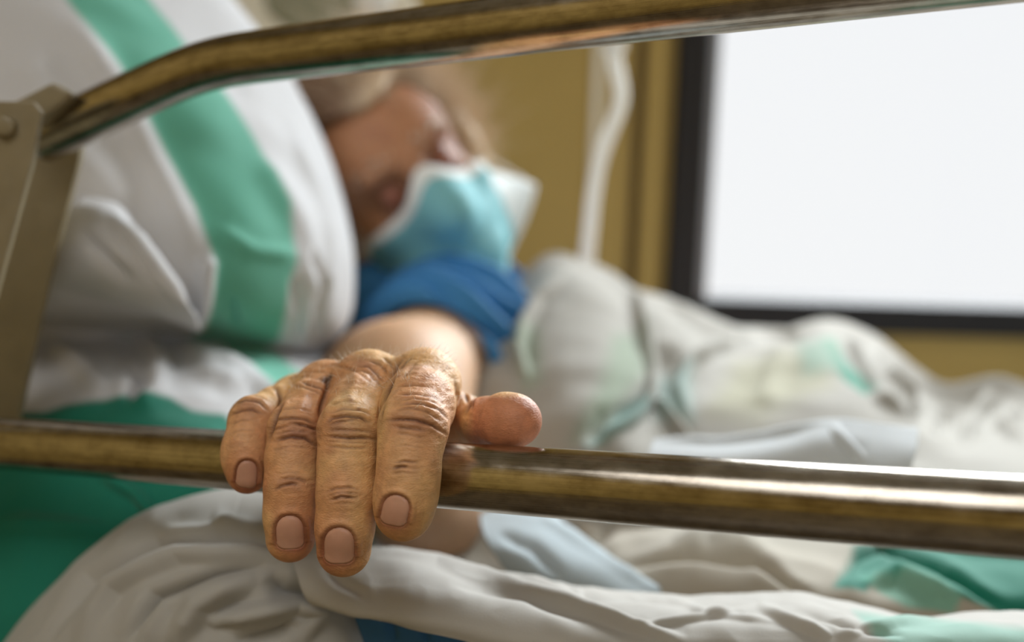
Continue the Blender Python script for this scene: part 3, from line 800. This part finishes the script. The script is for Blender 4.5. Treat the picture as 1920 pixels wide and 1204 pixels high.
# rest of the body, coarser
bl = np.array([hp(-.12, .0, .2), hp(.12, .1, .1), hp(0, -.2, 0), ELB, WR1[0], SHO, P(2050, 900, .9), P(1000, 900, 1.15), P(1150, 500, 1.05)])
bv, bf, bn = surface(body_sdf, bl.min(0) - .09, bl.max(0) + .12, .0038, 2)
_, _, bd = proj(bv)
keep = (bd[bf] > CUTD - .004).all(1)
bv, bf, bn = compact(bv, bf[keep], bn)
bp_x, bp_y, bd = proj(bv)
bc = np.tile(np.array(srgb(208, 164, 126)[:3]), (len(bv), 1))
isf = np.clip(-(head_sdf(bv) - .012) / .01, 0, 1)
bc = lerpc(bc, srgb(198, 142, 104), isf)
def near_pt(c, r): return np.exp(-(np.linalg.norm(bv - c, axis=1) / r) ** 2)
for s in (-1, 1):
    bc = lerpc(bc, srgb(84, 44, 36), .9 * near_pt(hp(s * .031, .066, -.008), .023))  # shading of the eye hollows painted into the skin colour
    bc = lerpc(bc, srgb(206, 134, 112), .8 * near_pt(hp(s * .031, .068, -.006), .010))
bc = lerpc(bc, srgb(158, 100, 78), np.clip(fbm(bv, 40, 2, 3) * 1.5, 0, .5) * isf)
bc = lerpc(bc, srgb(150, 92, 66), .6 * near_pt(hp(-.055, .03, .01), .035))
bc = lerpc(bc, srgb(232, 200, 176), .8 * near_pt(ELB, .062))
allv = np.vstack([hv2, bv]); allf = np.vstack([hf, bf + len(hv2)]); allcol = np.vstack([hc, bc])
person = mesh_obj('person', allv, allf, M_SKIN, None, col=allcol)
tag(person, 'elderly person lying in bed in a blue gown, one hand on the lower rail', 'person')

# nails
for n in NAILS:
    cx, cy, a, b, ang = n; t = math.radians(ang)
    nu, nv = 25, 21
    uu, vv = np.meshgrid(np.linspace(-1, 1, nu), np.linspace(-1, 1, nv), indexing='ij')
    # square -> nail outline
    r_sq = np.maximum(np.abs(uu), np.abs(vv)); dirn = np.maximum(nail_in(uu, vv), 1e-6)
    u = uu * r_sq / dirn; v = vv * r_sq / dirn
    px = cx + a * 1.0 * u * math.cos(t) - b * v * math.sin(t); py = cy + a * u * math.sin(t) + b * 1.0 * v * math.cos(t)
    dd = np.full(px.shape, .33)
    for _ in range(60):
        q = P(px, py, dd); dd = dd + np.clip(hand_sdf(q.reshape(-1, 3)).reshape(px.shape), -.002, .01) * .9
    pts = P(px, py, dd)
    # flatten the plate a little, sink its root, lift the free edge
    nrm_ = np.cross(np.gradient(pts, axis=0), np.gradient(pts, axis=1)); nrm_ /= np.linalg.norm(nrm_, axis=2)[..., None] + 1e-12
    s = np.sign((nrm_ * (CAM_LOC - pts)).sum(2).mean()); nrm_ *= s
    rr = nail_in(u, v)
    lift = (-.00022 + .00018 * np.clip(v, -1, 1)) - .00042 * np.clip((rr - .82) / .18, 0, 1) * np.where(v > .55, .25, 1.0)
    pts = pts + nrm_ * lift[..., None]
    f = grid_faces(nu, nv)
    if s < 0: f = f[:, ::-1]
    o = mesh_obj('fingernail', pts.reshape(-1, 3), f, M_NAIL, person)
    m = o.modifiers.new('plate', 'SOLIDIFY'); m.thickness = .0004; m.offset = 1 if s < 0 else -1

# fine white hairs standing off the back of the hand
def strands(name, roots, dirs, lens, r0_, material, parent, bend=.3, segs=4, rs=None, lab=None):
    V, F = [], []; rs = rs or np.random.RandomState(5); b = 0
    for p0, d0, L in zip(roots, dirs, lens):
        sd = rs.normal(0, bend, 3); pts = []
        for k in range(segs + 1):
            t = k / segs; pts.append(p0 + d0 * L * t + sd * L * t * t * .5)
        T = nrm(d0); A = nrm(np.cross(T, [0.3, .5, .8])); B = np.cross(A, T)
        for k, q in enumerate(pts):
            r = r0_ * (1 - .85 * k / segs)
            for th in (0, 2.094, 4.189): V.append(q + r * (math.cos(th) * A + math.sin(th) * B))
        for k in range(segs):
            for j in range(3):
                F.append((b + k * 3 + j, b + k * 3 + (j + 1) % 3, b + (k + 1) * 3 + (j + 1) % 3, b + (k + 1) * 3 + j))
        b += 3 * (segs + 1)
    o = mesh_obj(name, np.array(V), np.array(F), material, parent)
    o['kind'] = 'stuff'
    if lab: o['label'] = lab
    return o
rs = np.random.RandomState(12)
px, py, d_ = proj(hv2)
facing = ((CAM_LOC - hv2) * hn).sum(1)
m = (hn @ CU > .25) & (d_ < .46) & (((py < 742) & (px > 530) & (px < 905)) | ((px > 740) & (px < 870) & (py < 770))) 
cand = np.where(m)[0]; pick = rs.choice(cand, 420, replace=False)
dirs = [nrm(hn[i] * .75 + CR * rs.uniform(.0, .6) - CU * .1 + CF * rs.uniform(-.3, .3)) for i in pick]
strands('arm_hair', hv2[pick], dirs, rs.uniform(.002, .0055, len(pick)), .00006, M_HAIR, person, .35, 4, rs, 'fine white hairs on the back of the hand')

# head hair: thin, white, swept back over scalp
hm = (head_sdf(bv) < .01)
hq = (bv - HC) @ HR.T
scalp = hm & (((hq[:, 2] > .075) & (hq[:, 1] < .055)) | ((hq[:, 1] < .012) & (hq[:, 2] > -.03)) | ((np.abs(hq[:, 0]) > .055) & (hq[:, 1] < .03) & (hq[:, 2] > .01)))
cand = np.where(scalp)[0]
print('scalp', len(cand))
def hair_sdf(p):
    q = (p - HC) @ HR.T
    d = head_sdf(p) - .013 - .010 * fbm(p, 34, 2, 9)
    reg = smin(.074 - q[:, 2] + .25 * np.abs(q[:, 0]), q[:, 1] - .004 - .5 * np.abs(q[:, 0]) + .03, .02)
    return smax(d, reg, .010)
kv, kf, kn = surface(hair_sdf, HC - .17, HC + .17, .004, 1)
_q = (kv - HC) @ HR.T
kf = kf[(_q[kf][:, :, 2] > -.05).all(1)]; kv, kf = compact(kv, kf)
_q = (kv - HC) @ HR.T
kc = lerpc(np.tile(np.array(srgb(232, 210, 180)[:3]), (len(kv), 1)), srgb(104, 70, 46), np.clip((-(kv - HC) @ CR - .012) / .035, 0, 1) * .9)  # brown side of the cap is shade painted into the hair colour
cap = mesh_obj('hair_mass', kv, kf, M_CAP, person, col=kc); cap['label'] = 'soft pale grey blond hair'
cand = cand[-(bv[cand] - HC) @ CR < .035]
pick = rs.choice(cand, 9000, replace=True)
back = -HY * .9 + HZ * .1
dirs = [nrm(bn[i] * .45 + back * .5 + HZ * .25 + rs.normal(0, .35, 3)) for i in pick]
strands('hair', bv[pick] + rs.normal(0, .002, (len(pick), 3)), dirs, rs.uniform(.02, .055, len(pick)), .0007, M_HEADHAIR, person, .8, 4, rs, 'thin white tousled hair')
pick = rs.choice(np.where(hm & (np.abs(hq[:, 1] - .066) < .012) & (np.abs(hq[:, 2] - .024) < .007) & (np.abs(np.abs(hq[:, 0]) - .03) < .02))[0], 160, replace=True)
strands('eyebrow', bv[pick], [nrm(bn[i] + HX * rs.normal(0, .4) + HZ * .4) for i in pick], rs.uniform(.006, .01, 160), .0004, M_HAIR, person, .4, 3, rs)

# blue gown: sleeve and shoulder
HEM_C = P(785, 655, .835); AX = nrm(ARM - SHO)
def gown_sdf(p):
    w = .014 * fbm(p, 18, 2, 3)
    d = smin(arm_sdf(p) - .012, torso_sdf(p) - .010, .04)
    d = smin(d, cone(p, P(705, 585, .99), P(900, 640, 1.0), .030, .045), .03)
    # folds running round the sleeve
    a = (p - SHO) @ AX
    d = d - w - .010 * np.sin(a * 170 + 7 * fbm(p, 12, 2, 8)) 
    hem = a - .082
    d = smax(d, hem, .004)
    d = smax(d, -(arm_sdf(p) - .004), .002)
    d = smax(d, ((p - P(1000, 700, 1.0)) @ CR), .01)
    return smax(d, -(head_sdf(p) - .004), .003)
gb = np.array([P(650, 480, 1.0), P(1000, 800, 1.0), P(700, 700, .75), P(950, 560, 1.15), P(650, 620, .8)])
gv, gf, gn = surface(gown_sdf, gb.min(0) - .04, gb.max(0) + .05, .003, 1)
gc = np.tile(np.array(srgb(52, 122, 176)[:3]), (len(gv), 1))
gown = mesh_obj('hospital_gown', gv, gf, M_GOWN, person, col=gc); gown['label'] = 'blue cotton hospital gown sleeve'

# ------------------------------------------------------------------ surgical mask
def hull(p):
    d = ellipsoid(p, hp(0, .000, -.050), HR, (.066, .080, .080))
    d = smin(d, cone(p, hp(0, .070, -.012), hp(0, .094, -.042), .012, .016), .035)
    d = smin(d, sphere(p, hp(0, .050, -.105), .026), .04)
    return smin(d, head_sdf(p), .004) - .004
nu, nv = 120, 90
th = np.radians(np.linspace(-86, 92, nu))[:, None]; zz = np.linspace(0, 1, nv)[None]
top = -.020 + .026 * np.exp(-(np.degrees(th) / 16) ** 2) - .012 * (np.abs(np.degrees(th)) / 72) ** 2
bot = -.140 + .036 * (np.abs(np.degrees(th)) / 72) ** 2
z = top + (bot - top) * zz
o3 = np.stack(np.broadcast_arrays(np.sin(th) * 1.0, np.cos(th) * 1.0, 0 * z), -1)
base = hp(0, 0, 0) + z[..., None] * HZ
dirw = o3[..., 0:1] * HX + o3[..., 1:2] * HY
dist = np.full(z.shape, .16)
for _ in range(50):
    q = base + dirw * dist[..., None]; dist = dist - .8 * hull(q.reshape(-1, 3)).reshape(z.shape)
dist = dist + .0012 * np.abs(np.sin(zz * np.pi * 3.5)) + .0035 * fbm(base + dirw * dist[..., None], 30, 2, 4) * np.sin(np.pi * zz)
dist = dist + .050 * np.clip((-np.degrees(th) - 40) / 45, 0, 1) ** 1.3 * zz     # far edge stands off the cheek
mp = base + dirw * dist[..., None]
mask = empty('face_mask', hp(0, .08, -.06), 'pale turquoise surgical mask over the patient\'s nose and mouth', 'mask')
mc = np.tile(np.array(srgb(138, 206, 214)[:3]), (nu * nv, 1)).reshape(nu, nv, 3)
mc = lerpc(mc, srgb(232, 240, 240), np.clip((-np.degrees(th) - 52) / 5, 0, 1) * np.ones((1, nv)))
mo = mesh_obj('mask_panel', mp.reshape(-1, 3), grid_faces(nu, nv), M_MASK, mask, col=mc.reshape(-1, 3))
mo.modifiers.new('t', 'SOLIDIFY').thickness = .001
for nm, k in (('edge_band', slice(0, 9)), ('edge_band', slice(nv - 7, nv))):
    seg_ = mp[:, k] + (dirw * np.ones((1, 1, 1)))[:, :1].repeat(mp[:, k].shape[1], 1) * .0012
    n2 = seg_.shape[1]
    o = mesh_obj(nm, seg_.reshape(-1, 3), grid_faces(nu, n2), mat('white_nonwoven', srgb(236, 240, 238), .7, bump=.0002, bscale=300), mask)
    o.modifiers.new('t', 'SOLIDIFY').thickness = .001
    o['label'] = 'white stitched band along the mask edge'
for s, e in ((1, 0), (-1, -1)):
    ear = hp(-s * .084, -.035, .0)
    path = catmull(np.array([mp[e, 3], (mp[e, 3] + ear) / 2 + HZ * .004, ear + HZ * .014, ear - HY * .012, ear - HZ * .020, (mp[e, -4] + ear) / 2 - HZ * .004, mp[e, -4]]), 40)
    tube('ear_loop', path, .0014, M_WHITE, mask, 8)
# ================================================================== blanket and upper sheets
blanket = cloth('blanket', [
    [(905, 600, 1.00), (960, 545, 1.02), (1025, 488, 1.05), (1085, 494, 1.05), (1140, 520, 1.06), (1200, 548, 1.07), (1290, 565, 1.07), (1370, 605, 1.07), (1460, 616, 1.06), (1550, 602, 1.04), (1640, 630, 1.04), (1720, 690, 1.02), (1780, 716, .99), (1870, 702, .97), (1960, 722, .96), (2150, 740, .96)],
    [(895, 680, .88), (940, 620, .90), (1010, 560, .92), (1075, 548, .93), (1140, 565, .93), (1200, 600, .94), (1290, 620, .94), (1370, 650, .94), (1460, 660, .93), (1550, 650, .91), (1640, 680, .90), (1720, 742, .955), (1780, 768, .95), (1870, 758, .935), (1960, 773, .925), (2150, 793, .925)],
    [(880, 760, .80), (930, 720, .81), (1000, 680, .82), (1070, 660, .82), (1140, 660, .82), (1210, 690, .84), (1290, 710, .84), (1370, 720, .83), (1460, 725, .82), (1550, 725, .80), (1640, 750, .79), (1720, 795, .87), (1790, 815, .88), (1870, 810, .87), (1960, 825, .865), (2150, 840, .86)],
    [(870, 850, .74), (930, 830, .74), (1000, 800, .74), (1070, 780, .73), (1140, 780, .73), (1210, 800, .74), (1290, 800, .74), (1370, 800, .73), (1460, 800, .72), (1550, 800, .71), (1640, 820, .70), (1720, 850, .74), (1790, 870, .76), (1870, 875, .75), (1960, 885, .74), (2150, 895, .73)],
    [(880, 960, .69), (940, 950, .68), (1010, 930, .68), (1080, 920, .67), (1150, 910, .67), (1210, 910, .66), (1290, 910, .66), (1370, 910, .65), (1460, 910, .64), (1550, 915, .63), (1640, 930, .62), (1720, 950, .61), (1790, 960, .60), (1870, 960, .59), (1960, 970, .58), (2150, 980, .57)],
    [(960, 1010, .66), (1000, 1040, .65), (1050, 1040, .64), (1110, 1060, .63), (1180, 1080, .62), (1230, 1080, .61), (1290, 1070, .60), (1370, 1060, .60), (1460, 1050, .60), (1530, 1040, .595), (1570, 1020, .59), (1600, 1010, .59), (1640, 1005, .59), (1800, 1005, .585), (1960, 1010, .58), (2150, 1020, .58)]],
    260, 420, M_THIN, IVORY,
    folds=[([(1085, 495), (1140, 525), (1185, 565), (1212, 630), (1222, 700), (1215, 760), (1180, 800), (1120, 850)], 7, .016),
           ([(1060, 520), (1010, 560), (985, 610), (975, 660), (990, 720)], 7, .012),
           ([(1290, 800), (1270, 740), (1290, 690), (1340, 650), (1420, 625)], 10, .014),
           ([(1240, 560), (1330, 605), (1420, 640)], 10, .012), ([(1580, 610), (1610, 680), (1640, 760), (1700, 800)], 8, .012),
           ([(1640, 640), (1660, 700), (1720, 760)], 10, .012), ([(1860, 730), (1830, 780), (1810, 850)], 9, .012),
           ([(1900, 760), (1880, 800), (1920, 840)], 10, .010), ([(1220, 750), (1260, 800), (1310, 850)], 6, .010),
           ([(1100, 850), (1130, 800), (1190, 760)], 18, -.012), ([(1240, 640), (1250, 700), (1240, 760)], 26, -.014),
           ([(1480, 640), (1450, 700), (1430, 780)], 22, .006), ([(1700, 800), (1740, 760)], 22, -.012), ([(1780, 760), (1760, 830)], 22, -.012),
           ([(1150, 1000), (1100, 1040)], 8, -.006), ([(1400, 1040), (1460, 1080), (1520, 1110)], 10, -.008), ([(1560, 610), (1500, 630), (1420, 620)], 6, .008)],
    paint=[([(1540, 640), (1562, 640), (1580, 680), (1610, 715), (1630, 750), (1612, 752), (1585, 730), (1560, 690)], srgb(60, 150, 122), 5),
           ([(1150, 630), (1200, 620), (1210, 700), (1160, 760), (1130, 800), (1080, 840), (1120, 740)], srgb(146, 164, 138), 16, .8),
           ([(1160, 770), (1210, 740), (1200, 790), (1130, 850), (1095, 850)], srgb(110, 156, 146), 8, .8),
           ([(960, 620), (1010, 610), (1020, 720), (985, 740)], srgb(150, 166, 140), 14, .7),
           ([(1240, 690), (1290, 700), (1300, 800), (1230, 800)], srgb(140, 172, 164), 16, .7),
           ([(1380, 680), (1560, 650), (1560, 740), (1420, 800), (1330, 790)], srgb(172, 168, 132), 22, .7),
           ([(1500, 650), (1560, 640), (1580, 700), (1510, 700)], srgb(150, 188, 170), 14, .7),
           ([(1560, 960), (2200, 960), (2200, 1100), (1600, 1100), (1560, 1120)], srgb(176, 190, 176), 16, .6)],
    noise=.006, nscale=9, wrink=.0025, wscale=13, thick=.0018)
tag(blanket, 'thin ivory blanket with faint green patches draped over the body', 'blanket')

fold_ = cloth('folded_drawsheet', [
    [(1225, 832, .60), (1320, 828, .60), (1430, 818, .60), (1560, 792, .59), (1640, 798, .58), (1722, 808, .575)],
    [(1215, 862, .575), (1320, 858, .575), (1430, 850, .57), (1560, 830, .565), (1640, 835, .56), (1718, 842, .55)],
    [(1210, 900, .565), (1320, 900, .56), (1430, 900, .555), (1560, 890, .55), (1640, 890, .54), (1705, 890, .535)],
    [(1210, 950, .56), (1320, 950, .555), (1430, 950, .55), (1560, 950, .54), (1640, 950, .53), (1700, 950, .525)]],
    60, 120, M_THIN, srgb(216, 220, 222), folds=[([(1225, 835), (1320, 831), (1430, 821), (1560, 795)], 5, .004), ([(1560, 800), (1580, 830), (1620, 870)], 7, .004)],
    noise=.003, nscale=12, thick=.002)
tag(fold_, 'pale folded cloth with a square corner standing up behind the rail', 'sheet')

tuck = cloth('turned_back_sheet', [
    [(900, 968, .60), (950, 955, .61), (1010, 950, .62), (1040, 965, .63)],
    [(905, 1000, .57), (960, 990, .57), (1030, 990, .57), (1090, 1020, .585)],
    [(920, 1030, .545), (990, 1030, .54), (1080, 1040, .54), (1160, 1065, .56)],
    [(950, 1070, .53), (1030, 1075, .52), (1130, 1085, .52), (1215, 1095, .54)],
    [(980, 1120, .52), (1060, 1130, .51), (1160, 1140, .51), (1245, 1120, .53)],
    [(980, 1180, .52), (1060, 1190, .51), (1160, 1200, .51), (1250, 1180, .53)]],
    80, 70, M_CLOTH, srgb(176, 190, 196), folds=[([(1000, 970), (1060, 1010), (1150, 1070), (1240, 1115)], 8, .004), ([(930, 1010), (1000, 1040), (1060, 1090)], 12, -.004)],
    noise=.004, nscale=14, thick=.002)
tag(tuck, 'blue-grey turned back cloth under the rail beside the elbow', 'sheet')

drape = cloth('top_sheet', [
    [(-60, 1330, .52), (30, 1190, .505), (130, 1085, .495), (240, 993, .49), (350, 950, .49), (440, 928, .492), (530, 928, .50), (600, 985, .505), (700, 1060, .51)],
    [(-50, 1350, .49), (60, 1210, .475), (160, 1120, .465), (260, 1040, .46), (360, 995, .455), (450, 975, .455), (540, 978, .46), (610, 1020, .465), (710, 1085, .47)],
    [(-30, 1380, .475), (100, 1260, .455), (200, 1180, .445), (290, 1110, .44), (380, 1065, .435), (470, 1045, .435), (560, 1043, .44), (630, 1070, .45), (720, 1115, .46)],
    [(0, 1400, .47), (150, 1310, .45), (250, 1250, .44), (330, 1190, .432), (420, 1150, .43), (510, 1130, .43), (590, 1120, .435), (660, 1140, .447), (730, 1160, .455)],
    [(40, 1440, .47), (200, 1370, .45), (300, 1320, .44), (390, 1280, .43), (480, 1250, .43), (570, 1230, .43), (650, 1230, .435), (720, 1250, .447), (790, 1260, .455)]],
    240, 300, M_CLOTH, srgb(176, 174, 168),
    folds=[([(400, 965), (430, 990), (520, 1000), (560, 1030)], 16, .006), ([(150, 1204), (220, 1100), (340, 1040), (470, 1035), (560, 1045)], 14, .007),
           ([(250, 1204), (300, 1120), (400, 1080), (500, 1060)], 12, -.009), ([(330, 1204), (380, 1130), (430, 1100), (480, 1085)], 20, .008),
           ([(380, 1150), (410, 1160), (460, 1150), (560, 1130), (600, 1150), (560, 1204)], 12, .008), ([(500, 1080), (530, 1110), (600, 1120)], 20, -.010),
           ([(90, 1204), (180, 1090), (300, 1020), (420, 1010)], 14, -.007), ([(440, 1204), (520, 1180), (560, 1160)], 16, -.008), ([(300, 1010), (380, 1000), (470, 975)], 12, .004)],
    noise=.003, nscale=14, wrink=.0012, wscale=40, thick=.0016)
tag(drape, 'grey white sheet hanging in soft folds at the near bed edge', 'sheet')

flap2 = cloth('white_draw_sheet', [
    [(520, 1030, .475), (600, 1028, .475), (680, 1036, .475), (760, 1033, .475), (830, 1046, .475), (900, 1068, .475), (1000, 1078, .475), (1100, 1096, .475), (1240, 1112, .475), (1370, 1118, .47), (1500, 1124, .465), (1620, 1138, .46), (1740, 1156, .455), (1860, 1148, .45), (2050, 1150, .44)],
    [(545, 1052, .438), (605, 1055, .436), (680, 1062, .434), (760, 1062, .43), (840, 1075, .428), (920, 1098, .428), (1010, 1110, .428), (1110, 1130, .428), (1240, 1145, .426), (1370, 1150, .424), (1500, 1158, .42), (1620, 1172, .415), (1740, 1180, .41), (1860, 1180, .405), (2050, 1180, .40)],
    [(560, 1085, .424), (618, 1092, .42), (690, 1102, .415), (770, 1105, .41), (850, 1118, .408), (930, 1138, .408), (1020, 1150, .408), (1120, 1170, .408), (1240, 1190, .406), (1370, 1200, .404), (1500, 1205, .40), (1620, 1210, .398), (1740, 1215, .395), (1860, 1215, .39), (2050, 1215, .385)],
    [(580, 1118, .42), (632, 1132, .412), (705, 1148, .405), (790, 1155, .40), (870, 1170, .398), (950, 1190, .398), (1040, 1205, .398), (1130, 1225, .398), (1240, 1245, .398), (1370, 1255, .396), (1500, 1260, .394), (1620, 1265, .392), (1740, 1265, .39), (1860, 1265, .386), (2050, 1265, .38)],
    [(590, 1128, .425), (645, 1138, .415), (712, 1155, .408), (800, 1178, .402), (880, 1196, .400), (960, 1222, .400), (1045, 1240, .40), (1130, 1270, .40), (1240, 1300, .40), (1370, 1310, .398), (1500, 1320, .396), (1620, 1325, .394), (1740, 1330, .392), (1860, 1330, .388), (2050, 1330, .382)]],
    200, 420, M_CLOTH, srgb(188, 185, 178),
    folds=[([(740, 1042), (820, 1052), (920, 1090), (1050, 1130), (1200, 1180), (1290, 1204)], 9, .006), ([(840, 1100), (980, 1120), (1100, 1170)], 12, -.003),
           ([(960, 1080), (1080, 1110), (1120, 1150)], 7, .0035), ([(1180, 1180), (1300, 1160), (1420, 1140)], 5, .003), ([(1420, 1140), (1500, 1180), (1560, 1204)], 7, .004),
           ([(1480, 1150), (1600, 1190), (1700, 1200)], 7, -.003), ([(1560, 1204), (1700, 1170), (1800, 1165)], 7, .003), ([(600, 1060), (640, 1100), (700, 1130)], 12, -.002),
           ([(1010, 1085), (1100, 1120), (1180, 1125), (1300, 1135)], 6, -.003), ([(1250, 1120), (1330, 1150), (1460, 1170)], 6, .002)],
    paint=[([(1600, 1160), (1760, 1168), (1960, 1190), (1960, 1240), (1700, 1230), (1640, 1200)], srgb(120, 182, 164), 8, .7)],
    noise=.0018, nscale=20, wrink=.0012, wscale=60, thick=.0014)
tag(flap2, 'near white draw sheet crossing the bottom right under the rail', 'sheet')

pad = puffed('blue_pad', [[(655, 1120, .437), (700, 1125, .433), (800, 1150, .43), (900, 1170, .43)], [(665, 1160, .428), (710, 1160, .424), (800, 1180, .42), (900, 1200, .422)],
    [(685, 1220, .428), (730, 1225, .424), (820, 1230, .42), (920, 1240, .422)], [(690, 1300, .43), (740, 1300, .426), (830, 1300, .424), (930, 1300, .426)]], 40, 50, .012, M_GOWN, srgb(40, 92, 136),
    folds=[([(720, 1130), (740, 1200)], 7, -.003), ([(790, 1150), (800, 1204)], 6, -.003)], noise=.002)
tag(pad, 'blue absorbent pad showing below the white draw sheet', 'pad')

# ================================================================== side rail
rail = empty('bed_rail', P(100, 400, .5), 'worn steel bed side rail with beige hinge plates, in front of the patient', 'bed rail')
def rail_z(px): return .025 * FPX / (97 + 61 * px / 1920.0)
# lower tube: two measured points make one straight line in space
a = P(-60, 831 - 60 * .072, rail_z(-60)); b = P(2050, 831 + 2050 * .072, rail_z(2050))
lowt = tube('lower_tube', a + (b - a) * np.linspace(0, 1, 60)[:, None], .0125, M_STEEL, rail, 64)
up = [(76, 261, .525), (110, 245, .522), (150, 226, .518), (240, 184, .510), (300, 157, .504), (345, 137, .499), (385, 124, .494), (430, 113, .489), (480, 106.5, .4815), (892, 55, .424), (1400, -7, .367), (1920, -70, .324), (2200, -104, .305)]
pu = P([u[0] for u in up], [u[1] for u in up], [u[2] for u in up])
S = np.concatenate([[0], np.cumsum(np.linalg.norm(np.diff(pu, axis=0), axis=1))]); tq = np.linspace(0, S[-1], 160)
pp = np.stack([np.interp(tq, S, pu[:, i]) for i in range(3)], 1)
k = np.ones(9) / 9
ps = np.stack([np.convolve(np.pad(pp[:, i], 4, mode='reflect', reflect_type='odd'), k, 'valid') for i in range(3)], 1)
tube('upper_tube', ps, .0125, M_STEEL, rail, 64)
# hinge plates and brackets
slab('hinge_plate', [(-140, 188), (62, 190), (76, 208), (74, 226), (58, 310), (0, 520), (-110, 920), (-330, 920)], .470, .0045, M_PLATE, rail, .0008)
slab('hinge_plate', [(62, 285), (152, 268), (148, 300), (92, 520), (35, 780), (2, 930), (-110, 930), (-60, 700), (0, 500)], .545, .005, M_PLATE, rail, .0008)
br = slab('bracket', [(20, 192), (60, 172), (96, 153), (134, 172), (120, 190), (88, 214), (70, 232), (30, 232)], .497, .035, M_PLATE, rail, .002)

bc_ = P(12, 238, .470); axd = -CF
bolt = tube('bolt', np.stack([bc_ - axd * .002, bc_ + axd * .0012, bc_ + axd * .0030, bc_ + axd * .0034, bc_ + axd * .0035]), [.0052, .0052, .0048, .0036, .0015], M_PLATE, rail, 28)
tube('washer', np.stack([bc_ - axd * .001, bc_ + axd * .0004, bc_ + axd * .0006]), [.0078, .0078, .0070], M_STEEL, bolt, 32)

# ================================================================== hanging cord
cord = empty('hanging_cord', P(1100, 510, 1.12), 'white cord hanging in front of the ochre wall left of the window', 'cord')
tube('cord', catmull(P([1148, 1152, 1164, 1160, 1140, 1122, 1112, 1106, 1101, 1100], [60, 110, 170, 205, 255, 310, 370, 430, 480, 540], 1.12), 60), 0.0082, M_WHITE, cord, 14)
tube('upper_cord', catmull(P([1160, 1154, 1150], [-900, -400, -40], 1.12), 20), .004, M_WHITE, cord, 10)
tube('connector', catmull(P([1150, 1150, 1150, 1150], [-60, 20, 80, 104], 1.12), 16), .001 * np.array([9, 9, 9, 9, 9, 9, 9, 12, 14, 14, 14, 14, 14, 13, 11, 6]), M_WHITE, cord, 18)
